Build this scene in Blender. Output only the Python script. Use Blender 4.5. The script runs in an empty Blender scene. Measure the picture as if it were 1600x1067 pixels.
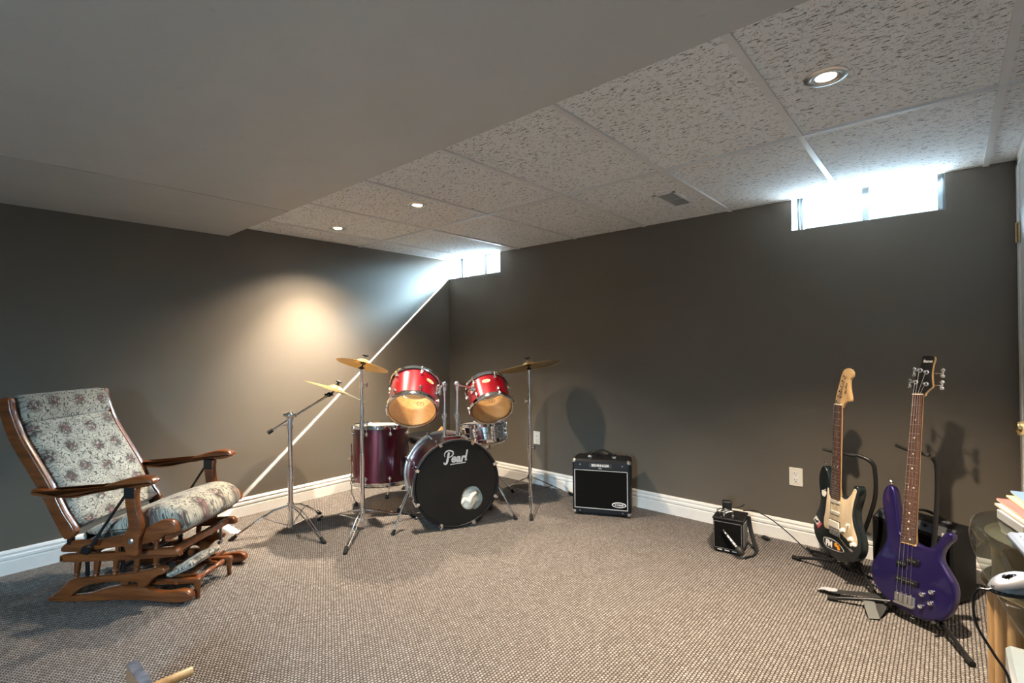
import bpy, math, random
from mathutils import Vector as V, Matrix as M
from math import sin, cos, pi, radians as R
random.seed(7)
SC = bpy.context.scene
COL = SC.collection

# ------------------------------------------------------------------ mesh builder
class MB:
    def __init__(s): s.v = []; s.f = []; s.mi = []; s.cur = 0
    def add(s, vs, fs):
        o = len(s.v); s.v += [V(p) for p in vs]
        for f in fs: s.f.append([o + i for i in f]); s.mi.append(s.cur)
        return s
    def box(s, lo, hi, b=0.0, m=None):
        x0, y0, z0 = lo; x1, y1, z1 = hi
        if b <= 0:
            vs = [(x0,y0,z0),(x1,y0,z0),(x1,y1,z0),(x0,y1,z0),(x0,y0,z1),(x1,y0,z1),(x1,y1,z1),(x0,y1,z1)]
            fs = [(0,3,2,1),(4,5,6,7),(0,1,5,4),(1,2,6,5),(2,3,7,6),(3,0,4,7)]
        else:
            b = min(b, (x1-x0)/2.01, (y1-y0)/2.01, (z1-z0)/2.01)
            vs = []; idx = {}
            for i, x in enumerate((x0, x1)):
                for j, y in enumerate((y0, y1)):
                    for k, z in enumerate((z0, z1)):
                        xi = x + (b if i == 0 else -b); yi = y + (b if j == 0 else -b); zi = z + (b if k == 0 else -b)
                        for a, p in enumerate(((x, yi, zi), (xi, y, zi), (xi, yi, z))):
                            idx[(i, j, k, a)] = len(vs); vs.append(p)
            g = lambda *t: idx[t]; fs = []
            fs += [(g(0,0,0,0),g(0,0,1,0),g(0,1,1,0),g(0,1,0,0)), (g(1,0,0,0),g(1,1,0,0),g(1,1,1,0),g(1,0,1,0))]
            fs += [(g(0,0,0,1),g(1,0,0,1),g(1,0,1,1),g(0,0,1,1)), (g(0,1,0,1),g(0,1,1,1),g(1,1,1,1),g(1,1,0,1))]
            fs += [(g(0,0,0,2),g(0,1,0,2),g(1,1,0,2),g(1,0,0,2)), (g(0,0,1,2),g(1,0,1,2),g(1,1,1,2),g(0,1,1,2))]
            for i in (0,1):
                for j in (0,1):
                    q = (g(i,j,0,0),g(i,j,0,1),g(i,j,1,1),g(i,j,1,0)); fs.append(q if (i+j) % 2 else q[::-1])
            for i in (0,1):
                for k in (0,1):
                    q = (g(i,0,k,0),g(i,0,k,2),g(i,1,k,2),g(i,1,k,0)); fs.append(q if (i+k) % 2 == 0 else q[::-1])
            for j in (0,1):
                for k in (0,1):
                    q = (g(0,j,k,1),g(0,j,k,2),g(1,j,k,2),g(1,j,k,1)); fs.append(q if (j+k) % 2 else q[::-1])
            for i in (0,1):
                for j in (0,1):
                    for k in (0,1):
                        q = (g(i,j,k,0),g(i,j,k,1),g(i,j,k,2)); fs.append(q if (i+j+k) % 2 else q[::-1])
        if m is not None: vs = [m @ V(p) for p in vs]
        return s.add(vs, fs)
    def lathe(s, prof, o=(0,0,0), ax=(0,0,1), n=32, closed=False):
        """prof: (radius, height) pairs along ax from o"""
        ax = V(ax).normalized(); o = V(o); t = ax.orthogonal().normalized(); u = ax.cross(t)
        vs = []; rows = []
        for r, h in prof:
            if r < 1e-6: rows.append([len(vs)]); vs.append(o + ax*h)
            else:
                rows.append(list(range(len(vs), len(vs)+n)))
                for i in range(n):
                    a = 2*pi*i/n; vs.append(o + ax*h + (t*cos(a)+u*sin(a))*r)
        fs = []
        prs = list(zip(rows, rows[1:])) + ([(rows[-1], rows[0])] if closed else [])
        for A, B in prs:
            if len(A) == 1 and len(B) == 1: continue
            for i in range(n):
                j = (i+1) % n
                if len(A) == 1: fs.append((A[0], B[j], B[i]))
                elif len(B) == 1: fs.append((A[i], A[j], B[0]))
                else: fs.append((A[i], A[j], B[j], B[i]))
        return s.add(vs, fs)
    def cyl(s, a, b, r, r2=None, n=16):
        a, b = V(a), V(b); L = (b-a).length; r2 = r if r2 is None else r2
        return s.lathe([(0,0),(r,0),(r2,L),(0,L)], a, b-a, n)
    def tube(s, pts, r, n=10, cap=True, flat=None):
        """tube through pts; r a number or a list; flat = (width factor, up vector) flattens it"""
        pts = [V(p) for p in pts]; N = len(pts)
        rs = r if isinstance(r, (list, tuple)) else [r]*N
        tang = []
        for i in range(N):
            d = pts[min(i+1, N-1)] - pts[max(i-1, 0)]; tang.append(d.normalized())
        nrm = tang[0].orthogonal().normalized()
        if flat: nrm = (V(flat[1]) - tang[0]*V(flat[1]).dot(tang[0])).normalized()
        vs = []; rows = []
        for i in range(N):
            nrm = (nrm - tang[i]*nrm.dot(tang[i])).normalized(); bi = tang[i].cross(nrm)
            rows.append(len(vs))
            for k in range(n):
                a = 2*pi*k/n; w = flat[0] if flat else 1
                vs.append(pts[i] + (nrm*cos(a) + bi*sin(a)*w)*rs[i])
        fs = []
        for A, B in zip(rows, rows[1:]):
            for k in range(n):
                j = (k+1) % n; fs.append((A+k, A+j, B+j, B+k))
        if cap:
            fs.append(tuple(rows[0]+k for k in range(n))[::-1]); fs.append(tuple(rows[-1]+k for k in range(n)))
        return s.add(vs, fs)
    def sphere(s, c, r, sc=(1,1,1), n=16):
        c = V(c); pr = n//2; vs = [c+V((0,0,-r*sc[2]))]; 
        for i in range(1, pr):
            a = -pi/2 + pi*i/pr
            for k in range(n):
                b = 2*pi*k/n; vs.append(c+V((r*sc[0]*cos(a)*cos(b), r*sc[1]*cos(a)*sin(b), r*sc[2]*sin(a))))
        vs.append(c+V((0,0,r*sc[2]))); fs = []
        for k in range(n): fs.append((0, 1+(k+1) % n, 1+k))
        for i in range(pr-2):
            for k in range(n):
                a = 1+i*n; j = (k+1) % n; fs.append((a+k, a+j, a+n+j, a+n+k))
        l = len(vs)-1; a = 1+(pr-2)*n
        for k in range(n): fs.append((a+k, a+(k+1) % n, l))
        return s.add(vs, fs)
    def prism(s, out, z0, z1, m=None, bev=0.0, steps=3):
        """outline (x, y) counter-clockwise, extruded z0..z1, edges rounded by bev"""
        n = len(out); P = [V((x, y)) for x, y in out]; nr = []
        for i in range(n):
            d = (P[(i+1) % n]-P[i-1]).normalized(); nr.append(V((d.y, -d.x)))
        rings = []
        if bev > 0:
            for k in range(steps+1):
                a = pi/2*k/steps; rings.append((bev*(1-sin(a)), z0+bev*(1-cos(a))))
            for k in range(steps+1):
                a = pi/2*k/steps; rings.append((bev*(1-cos(a)), z1-bev*(1-sin(a))))
        else: rings = [(0, z0), (0, z1)]
        vs = []
        for ins, z in rings:
            for i in range(n):
                q = P[i]-nr[i]*ins; vs.append(V((q.x, q.y, z)))
        fs = []
        for k in range(len(rings)-1):
            for i in range(n):
                j = (i+1) % n; a = k*n; fs.append((a+i, a+j, a+n+j, a+n+i))
        fs.append(tuple(range(n))[::-1]); l = (len(rings)-1)*n; fs.append(tuple(l+i for i in range(n)))
        if m is not None: vs = [m @ p for p in vs]
        return s.add(vs, fs)
    def xf(s, m):
        s.v = [m @ p for p in s.v]; return s

def spline(pts, k=6, closed=True):
    """Catmull-Rom through 2-D or 3-D points"""
    P = [V(p) for p in pts]; n = len(P); out = []
    for i in range(n if closed else n-1):
        g = (lambda j: P[j % n]) if closed else (lambda j: P[max(0, min(n-1, j))])
        a, b, c, d = g(i-1), g(i), g(i+1), g(i+2)
        for t in range(k):
            t /= k
            out.append(0.5*((2*b)+(c-a)*t+(2*a-5*b+4*c-d)*t*t+(3*b-a-3*c+d)*t**3))
    if not closed: out.append(P[-1])
    return out
def ccw(o):
    o = [tuple(p) for p in o]
    a = sum(o[i-1][0]*o[i][1]-o[i][0]*o[i-1][1] for i in range(len(o)))
    return o if a > 0 else o[::-1]

# ------------------------------------------------------------------ objects
def finish(name, mb, mats, smooth=True, ang=38):
    me = bpy.data.meshes.new(name); me.from_pydata([tuple(p) for p in mb.v], [], mb.f)
    for m in (mats if isinstance(mats, (list, tuple)) else [mats]): me.materials.append(m)
    for p, i in zip(me.polygons, mb.mi): p.material_index = i
    me.validate(); me.update()
    if smooth:
        me.polygons.foreach_set('use_smooth', [True]*len(me.polygons)); me.set_sharp_from_angle(angle=R(ang))
    return me
def obj(name, mb, mats, parent=None, loc=None, smooth=True, ang=38, label=None):
    """one mesh object; mb in world coordinates (or in the parent's own frame when that has parts['local'])"""
    root = parent
    while root is not None and root.parent is not None: root = root.parent
    if root is not None and not root.get('_local'): mb.xf(M.Translation(-root.location))
    if loc is not None: mb.xf(M.Translation(-V(loc)))
    o = bpy.data.objects.new(name, finish(name, mb, mats, smooth, ang)); COL.objects.link(o)
    if parent is not None: o.parent = parent
    if loc is not None: o.location = loc
    if label: o['label'] = label
    return o
def tag(o, label, cat, group=None, kind=None):
    o['label'] = label; o['category'] = cat
    if group: o['group'] = group
    if kind: o['kind'] = kind
    return o
def thing(name, label, cat, loc=(0,0,0), mat=None, group=None):
    o = bpy.data.objects.new(name, None); COL.objects.link(o); o.empty_display_size = .05
    if mat is not None: o.matrix_world = mat; o['_local'] = 1
    else: o.location = loc
    return tag(o, label, cat, group)
def struct(name, mb, mat, label=None, parent=None, smooth=False):
    o = obj(name, mb, mat, parent, smooth=smooth)
    if parent is None: o['kind'] = 'structure'
    if label: o['label'] = label
    return o
def copy_tree(o, parent=None):
    c = o.copy(); COL.objects.link(c)
    if parent is not None: c.parent = parent
    for ch in list(o.children): copy_tree(ch, c)
    return c
def text_mb(body, size, mtx, depth=0.0004, shear=0.0, sx=1.0, bold=0.0):
    """lettering: built in the xy plane centred on the origin, moved by mtx"""
    cu = bpy.data.curves.new('lettering', 'FONT'); cu.body = body; cu.size = size; cu.extrude = depth; cu.shear = shear
    cu.align_x = 'CENTER'; cu.align_y = 'CENTER'; cu.offset = bold; cu.resolution_u = 3
    t = bpy.data.objects.new('lettering', cu); COL.objects.link(t)
    dg = bpy.context.evaluated_depsgraph_get(); me = bpy.data.meshes.new_from_object(t.evaluated_get(dg))
    mb = MB(); mb.add([mtx @ V((v.co.x*sx, v.co.y, v.co.z)) for v in me.vertices], [list(p.vertices) for p in me.polygons])
    bpy.data.objects.remove(t); bpy.data.meshes.remove(me); bpy.data.curves.remove(cu)
    return mb
def join(*ms):
    r = MB()
    for m in ms:
        o = len(r.v); r.v += m.v
        for f, i in zip(m.f, m.mi): r.f.append([o+k for k in f]); r.mi.append(i)
    return r
def frame(o, x, y, z):
    m = M.Identity(4)
    for i, c in enumerate((x, y, z, o)):
        for k in range(3): m[k][i] = c[k]
    return m

# ------------------------------------------------------------------ materials
def nt(name):
    m = bpy.data.materials.new(name); m.use_nodes = True; t = m.node_tree
    return m, t, t.nodes['Principled BSDF'], t.nodes['Material Output']
def node(t, kind, **kw):
    n = t.nodes.new(kind)
    for k, v in kw.items():
        if k.startswith('i_'): n.inputs[k[2:].replace('_', ' ')].default_value = v
        else: setattr(n, k, v)
    return n
def ramp(t, src, stops):
    r = t.nodes.new('ShaderNodeValToRGB'); e = r.color_ramp.elements
    while len(e) < len(stops): e.new(.5)
    for el, (p, c) in zip(e, stops): el.position = p; el.color = (*c, 1) if len(c) == 3 else c
    t.links.new(src, r.inputs[0]); return r.outputs[0]
def math_(t, op, a, b=None, c=None):
    n = t.nodes.new('ShaderNodeMath'); n.operation = op
    for i, x in enumerate((a, b, c)):
        if x is None: continue
        if isinstance(x, (int, float)): n.inputs[i].default_value = x
        else: t.links.new(x, n.inputs[i])
    return n.outputs[0]
def mixc(t, fac, a, b, mode='MIX'):
    n = t.nodes.new('ShaderNodeMix'); n.data_type = 'RGBA'; n.blend_type = mode
    for i, x in ((0, fac), (6, a), (7, b)):
        if isinstance(x, (int, float)): n.inputs[i].default_value = x
        elif isinstance(x, tuple): n.inputs[i].default_value = (*x, 1)
        else: t.links.new(x, n.inputs[i])
    return n.outputs[2]
def coords(t, scale=(1,1,1), src='Object', rot=(0,0,0)):
    tc = t.nodes.new('ShaderNodeTexCoord'); mp = t.nodes.new('ShaderNodeMapping')
    mp.inputs['Scale'].default_value = scale; mp.inputs['Rotation'].default_value = rot
    t.links.new(tc.outputs[src], mp.inputs[0]); return mp.outputs[0]
def noise(t, vec, scale, detail=4, rough=.5, out=0):
    n = node(t, 'ShaderNodeTexNoise'); n.inputs['Scale'].default_value = scale; n.inputs['Detail'].default_value = detail
    n.inputs['Roughness'].default_value = rough; t.links.new(vec, n.inputs['Vector']); return n.outputs[out]
def bump(t, b, h, dist=.002, strength=.5):
    n = node(t, 'ShaderNodeBump'); n.inputs['Strength'].default_value = strength; n.inputs['Distance'].default_value = dist
    t.links.new(h, n.inputs['Height']); t.links.new(n.outputs[0], b.inputs['Normal'])
def simple(name, col, rough=.5, metal=0., coat=0., spec=.5, var=.06, vscale=25., bumpy=0.):
    """plain coloured material with a faint noise variation"""
    m, t, b, o = nt(name)
    n = noise(t, coords(t), vscale, 3)
    lo = tuple(max(0, c*(1-var)) for c in col); hi = tuple(min(1, c*(1+var)) for c in col)
    t.links.new(ramp(t, n, [(.3, lo), (.7, hi)]), b.inputs['Base Color'])
    b.inputs['Roughness'].default_value = rough; b.inputs['Metallic'].default_value = metal
    b.inputs['Coat Weight'].default_value = coat; b.inputs['Coat Roughness'].default_value = .06
    b.inputs['Specular IOR Level'].default_value = spec
    if bumpy: bump(t, b, n, .001, bumpy)
    return m
def wood(name, dark, light, scale=1., rough=.32, axis='X', coat=.25):
    m, t, b, o = nt(name)
    sc = {'X': (2.2, 26, 26), 'Y': (26, 2.2, 26), 'Z': (26, 26, 2.2)}[axis]
    v = coords(t, tuple(s*scale for s in sc))
    n1 = noise(t, v, 1.6, 6, .62); n2 = noise(t, v, 7, 3, .5)
    c = ramp(t, n1, [(.3, dark), (.52, tuple((a+b_)/2 for a, b_ in zip(dark, light))), (.72, light)])
    c = mixc(t, math_(t, 'MULTIPLY', ramp(t, n2, [(.45, (0,0,0)), (.7, (1,1,1))]), .35), c, tuple(x*.55 for x in dark))
    t.links.new(c, b.inputs['Base Color']); b.inputs['Roughness'].default_value = rough; b.inputs['Coat Weight'].default_value = coat
    bump(t, b, n2, .0006, .25); return m

def mat_wall():
    m, t, b, o = nt('taupe_wall_paint'); v = coords(t)
    t.links.new(ramp(t, noise(t, v, 1.3, 5, .6), [(.3, (.112,.098,.080)), (.7, (.127,.111,.091))]), b.inputs['Base Color'])
    b.inputs['Roughness'].default_value = .5; b.inputs['Specular IOR Level'].default_value = .35
    bump(t, b, noise(t, v, 260, 3, .6), .0006, .25); return m
def mat_soffit():
    m, t, b, o = nt('painted_drywall'); v = coords(t)
    c = ramp(t, noise(t, v, 2.2, 6, .6), [(.3, (.49,.495,.49)), (.7, (.535,.54,.535))])
    sp = ramp(t, noise(t, v, 34, 2, .5), [(.70, (0,0,0)), (.76, (1,1,1))])
    c = mixc(t, math_(t, 'MULTIPLY', sp, .18), c, (.35,.31,.27))
    t.links.new(c, b.inputs['Base Color']); b.inputs['Roughness'].default_value = .6
    bump(t, b, noise(t, v, 140, 4, .6), .001, .3); return m
def mat_tile():
    """fissured mineral fibre ceiling panel: short dark cracks along X and pin holes"""
    m, t, b, o = nt('fissured_ceiling_tile')
    v0 = coords(t)
    wn = node(t, 'ShaderNodeTexNoise'); wn.inputs['Scale'].default_value = 22; t.links.new(v0, wn.inputs['Vector'])
    va = t.nodes.new('ShaderNodeVectorMath'); va.operation = 'MULTIPLY_ADD'
    t.links.new(wn.outputs['Color'], va.inputs[0]); va.inputs[1].default_value = (.012, .022, 0); t.links.new(v0, va.inputs[2])
    mp = t.nodes.new('ShaderNodeMapping'); mp.inputs['Scale'].default_value = (46, 150, 40); mp.inputs['Rotation'].default_value = (0, 0, R(6)); t.links.new(va.outputs[0], mp.inputs[0])
    f1 = ramp(t, noise(t, mp.outputs[0], 1.0, 2.2, .55), [(.60, (0,0,0)), (.645, (1,1,1))])
    vo = node(t, 'ShaderNodeTexVoronoi'); vo.inputs['Scale'].default_value = 130; t.links.new(v0, vo.inputs['Vector'])
    hole = ramp(t, vo.outputs['Distance'], [(.17, (1,1,1)), (.25, (0,0,0))])
    sel = ramp(t, noise(t, v0, 60, 2), [(.44, (0,0,0)), (.50, (1,1,1))])
    h = math_(t, 'MULTIPLY', hole, sel)
    fiss = math_(t, 'MAXIMUM', f1, math_(t, 'MULTIPLY', h, .8))
    base = ramp(t, noise(t, v0, 300, 3, .6), [(.3, (.74,.765,.785)), (.7, (.86,.885,.905))])
    t.links.new(mixc(t, math_(t, 'MULTIPLY', fiss, .78), base, (.07,.068,.065)), b.inputs['Base Color'])
    b.inputs['Roughness'].default_value = .85; b.inputs['Specular IOR Level'].default_value = .2
    bump(t, b, math_(t, 'SUBTRACT', 1.0, fiss), .004, .8); return m
def mat_carpet():
    """beige-grey berber loops in straight rows"""
    m, t, b, o = nt('berber_carpet'); v = coords(t)
    wob = node(t, 'ShaderNodeTexNoise'); wob.inputs['Scale'].default_value = 55; wob.inputs['Detail'].default_value = 2; t.links.new(v, wob.inputs['Vector'])
    va = t.nodes.new('ShaderNodeVectorMath'); va.operation = 'MULTIPLY_ADD'; t.links.new(wob.outputs['Color'], va.inputs[0])
    va.inputs[1].default_value = (.006, .006, 0); t.links.new(v, va.inputs[2])
    sx = t.nodes.new('ShaderNodeSeparateXYZ'); t.links.new(va.outputs[0], sx.inputs[0])
    px, py = .0125, .0135
    row = math_(t, 'FLOOR', math_(t, 'DIVIDE', sx.outputs[0], px))
    fx = math_(t, 'MULTIPLY', math_(t, 'ABSOLUTE', math_(t, 'SINE', math_(t, 'MULTIPLY', sx.outputs[0], pi/px))), 1.0)
    yy = math_(t, 'ADD', sx.outputs[1], math_(t, 'MULTIPLY', math_(t, 'MODULO', math_(t, 'ADD', row, 1000.0), 2.0), py*.5))
    fy = math_(t, 'ABSOLUTE', math_(t, 'SINE', math_(t, 'MULTIPLY', yy, pi/py)))
    h = math_(t, 'MULTIPLY', math_(t, 'POWER', fx, .7), math_(t, 'POWER', fy, .6))
    cx = t.nodes.new('ShaderNodeCombineXYZ'); t.links.new(row, cx.inputs[0]); t.links.new(math_(t, 'FLOOR', math_(t, 'DIVIDE', yy, py)), cx.inputs[1])
    wn = t.nodes.new('ShaderNodeTexWhiteNoise'); t.links.new(cx.outputs[0], wn.inputs['Vector'])
    loop = ramp(t, wn.outputs['Value'], [(.0, (.21,.197,.19)), (.3, (.28,.263,.253)), (.75, (.33,.312,.30)), (1, (.40,.382,.37))])
    loop = mixc(t, ramp(t, noise(t, v, 420, 3, .7), [(.35, (.5,.5,.5)), (.7, (0,0,0))]), loop, (.2,.17,.145))
    c = mixc(t, ramp(t, h, [(.22, (0,0,0)), (.75, (1,1,1))]), (.045,.036,.030), loop)  # gaps painted dark for the shade between the loops
    t.links.new(c, b.inputs['Base Color']); b.inputs['Roughness'].default_value = .95; b.inputs['Specular IOR Level'].default_value = .1
    bump(t, b, math_(t, 'ADD', h, math_(t, 'MULTIPLY', noise(t, v, 500, 2), .25)), .006, .9); return m
def mat_fabric(along):
    """cream tapestry with rose clusters and dark green scrolls"""
    m, t, b, o = nt('floral_tapestry'); v = coords(t)
    dt = t.nodes.new('ShaderNodeVectorMath'); dt.operation = 'DOT_PRODUCT'; t.links.new(v, dt.inputs[0]); dt.inputs[1].default_value = along
    sp = t.nodes.new('ShaderNodeSeparateXYZ'); t.links.new(v, sp.inputs[0])
    cb = t.nodes.new('ShaderNodeCombineXYZ'); t.links.new(sp.outputs[1], cb.inputs[0]); t.links.new(dt.outputs['Value'], cb.inputs[1]); v = cb.outputs[0]
    nz = node(t, 'ShaderNodeTexNoise'); nz.inputs['Scale'].default_value = 16; nz.inputs['Detail'].default_value = 3; t.links.new(v, nz.inputs['Vector'])
    va = t.nodes.new('ShaderNodeVectorMath'); va.operation = 'MULTIPLY_ADD'; t.links.new(nz.outputs['Color'], va.inputs[0]); va.inputs[1].default_value = (.05,.05,.05); t.links.new(v, va.inputs[2])
    # flower clusters on a loose grid
    v1 = node(t, 'ShaderNodeTexVoronoi', voronoi_dimensions='2D'); v1.inputs['Scale'].default_value = 8.2; v1.inputs['Randomness'].default_value = .4; t.links.new(v, v1.inputs['Vector'])
    cl = v1.outputs['Distance']
    clus = ramp(t, cl, [(.22, (1,1,1)), (.38, (0,0,0))]); core = ramp(t, cl, [(.10, (1,1,1)), (.24, (0,0,0))])
    v2 = node(t, 'ShaderNodeTexVoronoi', feature='DISTANCE_TO_EDGE'); v2.inputs['Scale'].default_value = 48; t.links.new(va.outputs[0], v2.inputs['Vector'])
    petal = ramp(t, v2.outputs['Distance'], [(.06, (1,1,1)), (.16, (0,0,0))])
    # scrolls: thin iso-lines of a noise field around the clusters
    n3 = noise(t, va.outputs[0], 21, 1.5, .5)
    s = math_(t, 'ABSOLUTE', math_(t, 'SINE', math_(t, 'MULTIPLY', n3, 30.0)))
    scroll = ramp(t, s, [(.30, (1,1,1)), (.50, (0,0,0))])
    band = ramp(t, cl, [(.30, (0,0,0)), (.40, (1,1,1)), (.80, (1,1,1))])
    blot = ramp(t, noise(t, v, 75, 3, .6), [(.46, (0,0,0)), (.54, (1,1,1))])
    base = ramp(t, noise(t, v, 9, 2), [(.3, (.31,.295,.25)), (.7, (.41,.39,.33))])
    c = mixc(t, math_(t, 'MULTIPLY', math_(t, 'MULTIPLY', scroll, band), .9), base, (.045,.052,.048))
    c = mixc(t, math_(t, 'MULTIPLY', math_(t, 'MULTIPLY', clus, blot), .85), c, (.07,.085,.075))
    c = mixc(t, math_(t, 'MULTIPLY', math_(t, 'MULTIPLY', core, ramp(t, noise(t, v, 48, 2), [(.42, (0,0,0)), (.52, (1,1,1))])), .8), c, (.20,.075,.075))
    c = mixc(t, math_(t, 'MULTIPLY', math_(t, 'MULTIPLY', clus, petal), .8), c, (.035,.032,.030))
    t.links.new(c, b.inputs['Base Color']); b.inputs['Roughness'].default_value = .9; b.inputs['Specular IOR Level'].default_value = .15
    b.inputs['Sheen Weight'].default_value = .2
    bump(t, b, noise(t, v, 900, 2), .0006, .5); return m
def mat_lacquer(name, dark, light, metal=.55, spark=420):
    m, t, b, o = nt(name); v = coords(t)
    n = noise(t, v, spark, 2, .6)
    t.links.new(ramp(t, n, [(.35, dark), (.7, light)]), b.inputs['Base Color'])
    b.inputs['Metallic'].default_value = metal; b.inputs['Roughness'].default_value = .28
    b.inputs['Coat Weight'].default_value = .55; b.inputs['Coat Roughness'].default_value = .04; return m
def schlick(t, f0, p=5.0):
    lw = t.nodes.new('ShaderNodeLayerWeight'); lw.inputs[0].default_value = .5
    return math_(t, 'ADD', math_(t, 'MULTIPLY', math_(t, 'POWER', lw.outputs['Facing'], p), 1-f0), f0)
def mat_head(name, trans, col, rough=.25):
    """plastic drum film: part see-through, part milky"""
    m, t, b, o = nt(name); t.nodes.remove(b)
    tr = node(t, 'ShaderNodeBsdfTransparent'); tr.inputs[0].default_value = (.97,.93,.86,1)
    tl = node(t, 'ShaderNodeBsdfTranslucent'); tl.inputs[0].default_value = (*col, 1)
    df = node(t, 'ShaderNodeBsdfDiffuse'); t.links.new(ramp(t, noise(t, coords(t), 14, 5, .6), [(.3, tuple(c*.85 for c in col)), (.7, col)]), df.inputs[0])
    gl = node(t, 'ShaderNodeBsdfGlossy'); gl.inputs['Roughness'].default_value = rough
    mk = node(t, 'ShaderNodeMixShader', i_Fac=.5); t.links.new(tl.outputs[0], mk.inputs[1]); t.links.new(df.outputs[0], mk.inputs[2])
    m1 = node(t, 'ShaderNodeMixShader'); m1.inputs[0].default_value = trans; t.links.new(mk.outputs[0], m1.inputs[1]); t.links.new(tr.outputs[0], m1.inputs[2])
    m2 = node(t, 'ShaderNodeMixShader'); t.links.new(schlick(t, .04), m2.inputs[0]); t.links.new(m1.outputs[0], m2.inputs[1]); t.links.new(gl.outputs[0], m2.inputs[2])
    t.links.new(m2.outputs[0], o.inputs[0]); return m
def mat_glass(name, tint=(.97,.985,.98), ior=1.45, k=1.0):
    m, t, b, o = nt(name); t.nodes.remove(b)
    tr = node(t, 'ShaderNodeBsdfTransparent'); t.links.new(ramp(t, noise(t, coords(t), 3, 1), [(.3, tint), (.7, tuple(min(1, c*1.01) for c in tint))]), tr.inputs[0])
    gl = node(t, 'ShaderNodeBsdfGlossy'); gl.inputs['Roughness'].default_value = .02
    mx = node(t, 'ShaderNodeMixShader'); t.links.new(schlick(t, .04*k), mx.inputs[0]); t.links.new(tr.outputs[0], mx.inputs[1]); t.links.new(gl.outputs[0], mx.inputs[2])
    t.links.new(mx.outputs[0], o.inputs[0]); return m
def mat_emit(name, col, st):
    m, t, b, o = nt(name); b.inputs['Base Color'].default_value = (.8,.8,.8,1)
    b.inputs['Emission Color'].default_value = (*col, 1); b.inputs['Emission Strength'].default_value = st
    t.links.new(ramp(t, noise(t, coords(t), 5, 1), [(.2, (.8,.8,.8)), (.8, (.82,.82,.82))]), b.inputs['Base Color']); return m
def mat_bronze():
    m, t, b, o = nt('cymbal_bronze'); v = coords(t)
    wv = node(t, 'ShaderNodeTexWave', wave_type='RINGS', rings_direction='Z'); wv.inputs['Scale'].default_value = 70; wv.inputs['Distortion'].default_value = .4; t.links.new(v, wv.inputs['Vector'])
    c = mixc(t, math_(t, 'MULTIPLY', wv.outputs['Fac'], .3), ramp(t, noise(t, v, 9, 4), [(.3, (.42,.26,.09)), (.7, (.56,.38,.15))]), (.28,.17,.055))
    t.links.new(c, b.inputs['Base Color']); b.inputs['Metallic'].default_value = .9; b.inputs['Roughness'].default_value = .36
    bump(t, b, wv.outputs['Fac'], .0004, .3); return m
def mat_grille():
    m, t, b, o = nt('speaker_grille_cloth'); v = coords(t, (1,1,1))
    ck = node(t, 'ShaderNodeTexChecker'); ck.inputs['Scale'].default_value = 480; t.links.new(v, ck.inputs['Vector'])
    t.links.new(mixc(t, ck.outputs['Fac'], (.002,.002,.002), (.006,.006,.006)), b.inputs['Base Color']); b.inputs['Roughness'].default_value = .9; b.inputs['Specular IOR Level'].default_value = .1
    bump(t, b, ck.outputs['Fac'], .0008, .5); return m

W = mat_wall(); SOF = mat_soffit(); TILE = mat_tile(); CARPET = mat_carpet(); FAB = mat_fabric((-.461,0,.887)); FABS = mat_fabric((.95,0,.31))
TRIM = simple('white_trim_paint', (.74,.73,.71), .38, var=.03)
GRID = simple('white_metal_grid', (.70,.71,.72), .35, var=.03)
VINYL = simple('grey_window_vinyl', (.032,.038,.038), .35, var=.03)
OAK = wood('honey_oak', (.07,.019,.005), (.22,.068,.016), rough=.28)
OAKZ = wood('honey_oak_turned', (.07,.019,.005), (.22,.068,.016), rough=.3, axis='Z')
BLACKM = simple('black_metal', (.006,.006,.007), .35, spec=.4, var=.1)
BLACKP = simple('black_plastic', (.006,.006,.007), .4, spec=.35, var=.12)
RUBBER = simple('black_rubber', (.009,.009,.009), .7, spec=.3, var=.15)
TOLEX = simple('black_vinyl_covering', (.006,.006,.007), .5, spec=.25, var=.2, vscale=600, bumpy=.5)
CHROME = simple('chrome', (.80,.81,.83), .09, metal=1, var=.02)
STEEL = simple('brushed_steel', (.62,.62,.62), .3, metal=1, var=.05)
NICKEL = simple('satin_nickel', (.72,.71,.69), .28, metal=1, var=.03)
BRASS = simple('polished_brass', (.60,.47,.27), .18, metal=1, var=.05)
RED = mat_lacquer('wine_red_lacquer', (.13,.001,.006), (.33,.003,.014), .45)
MAROON = mat_lacquer('maroon_lacquer', (.045,.0008,.006), (.11,.002,.014), .4)
SHELLIN = wood('pale_shell_plywood', (.50,.29,.11), (.70,.44,.19), rough=.5, coat=0)
HEADC = mat_head('clear_drum_film', .66, (.55,.38,.20)); HEADW = mat_head('coated_drum_film', .22, (.80,.76,.68), .4)
HEADB = simple('black_drum_film', (.009,.008,.007), .38, spec=.3, var=.25, vscale=7)
WHITEP = simple('white_print', (.78,.77,.74), .5, var=.03); SILVERP = simple('silver_print', (.62,.62,.61), .35, metal=.3, var=.03)
BRONZE = mat_bronze(); GRILLE = mat_grille()
CREAM = simple('cream_cushion_cloth', (.74,.68,.56), .85, var=.15, vscale=14, bumpy=.3)
GLASS = mat_glass('window_glass'); TABLEG = mat_glass('table_glass', (.86,.90,.89), 1.5, 1.0)
LENS = mat_emit('lamp_lens', (1,.87,.68), 30)
GUITAR = mat_lacquer('black_teal_lacquer', (.004,.008,.010), (.008,.014,.016), .1, 30)
PURPLE = mat_lacquer('purple_blue_lacquer', (.008,.005,.055), (.024,.013,.105), .55, 500)
MAPLE = wood('maple_neck', (.55,.34,.15), (.70,.47,.23), rough=.35, axis='Y'); ROSE = wood('rosewood_board', (.035,.014,.009), (.085,.036,.022), rough=.45, axis='Y', coat=0)
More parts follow.
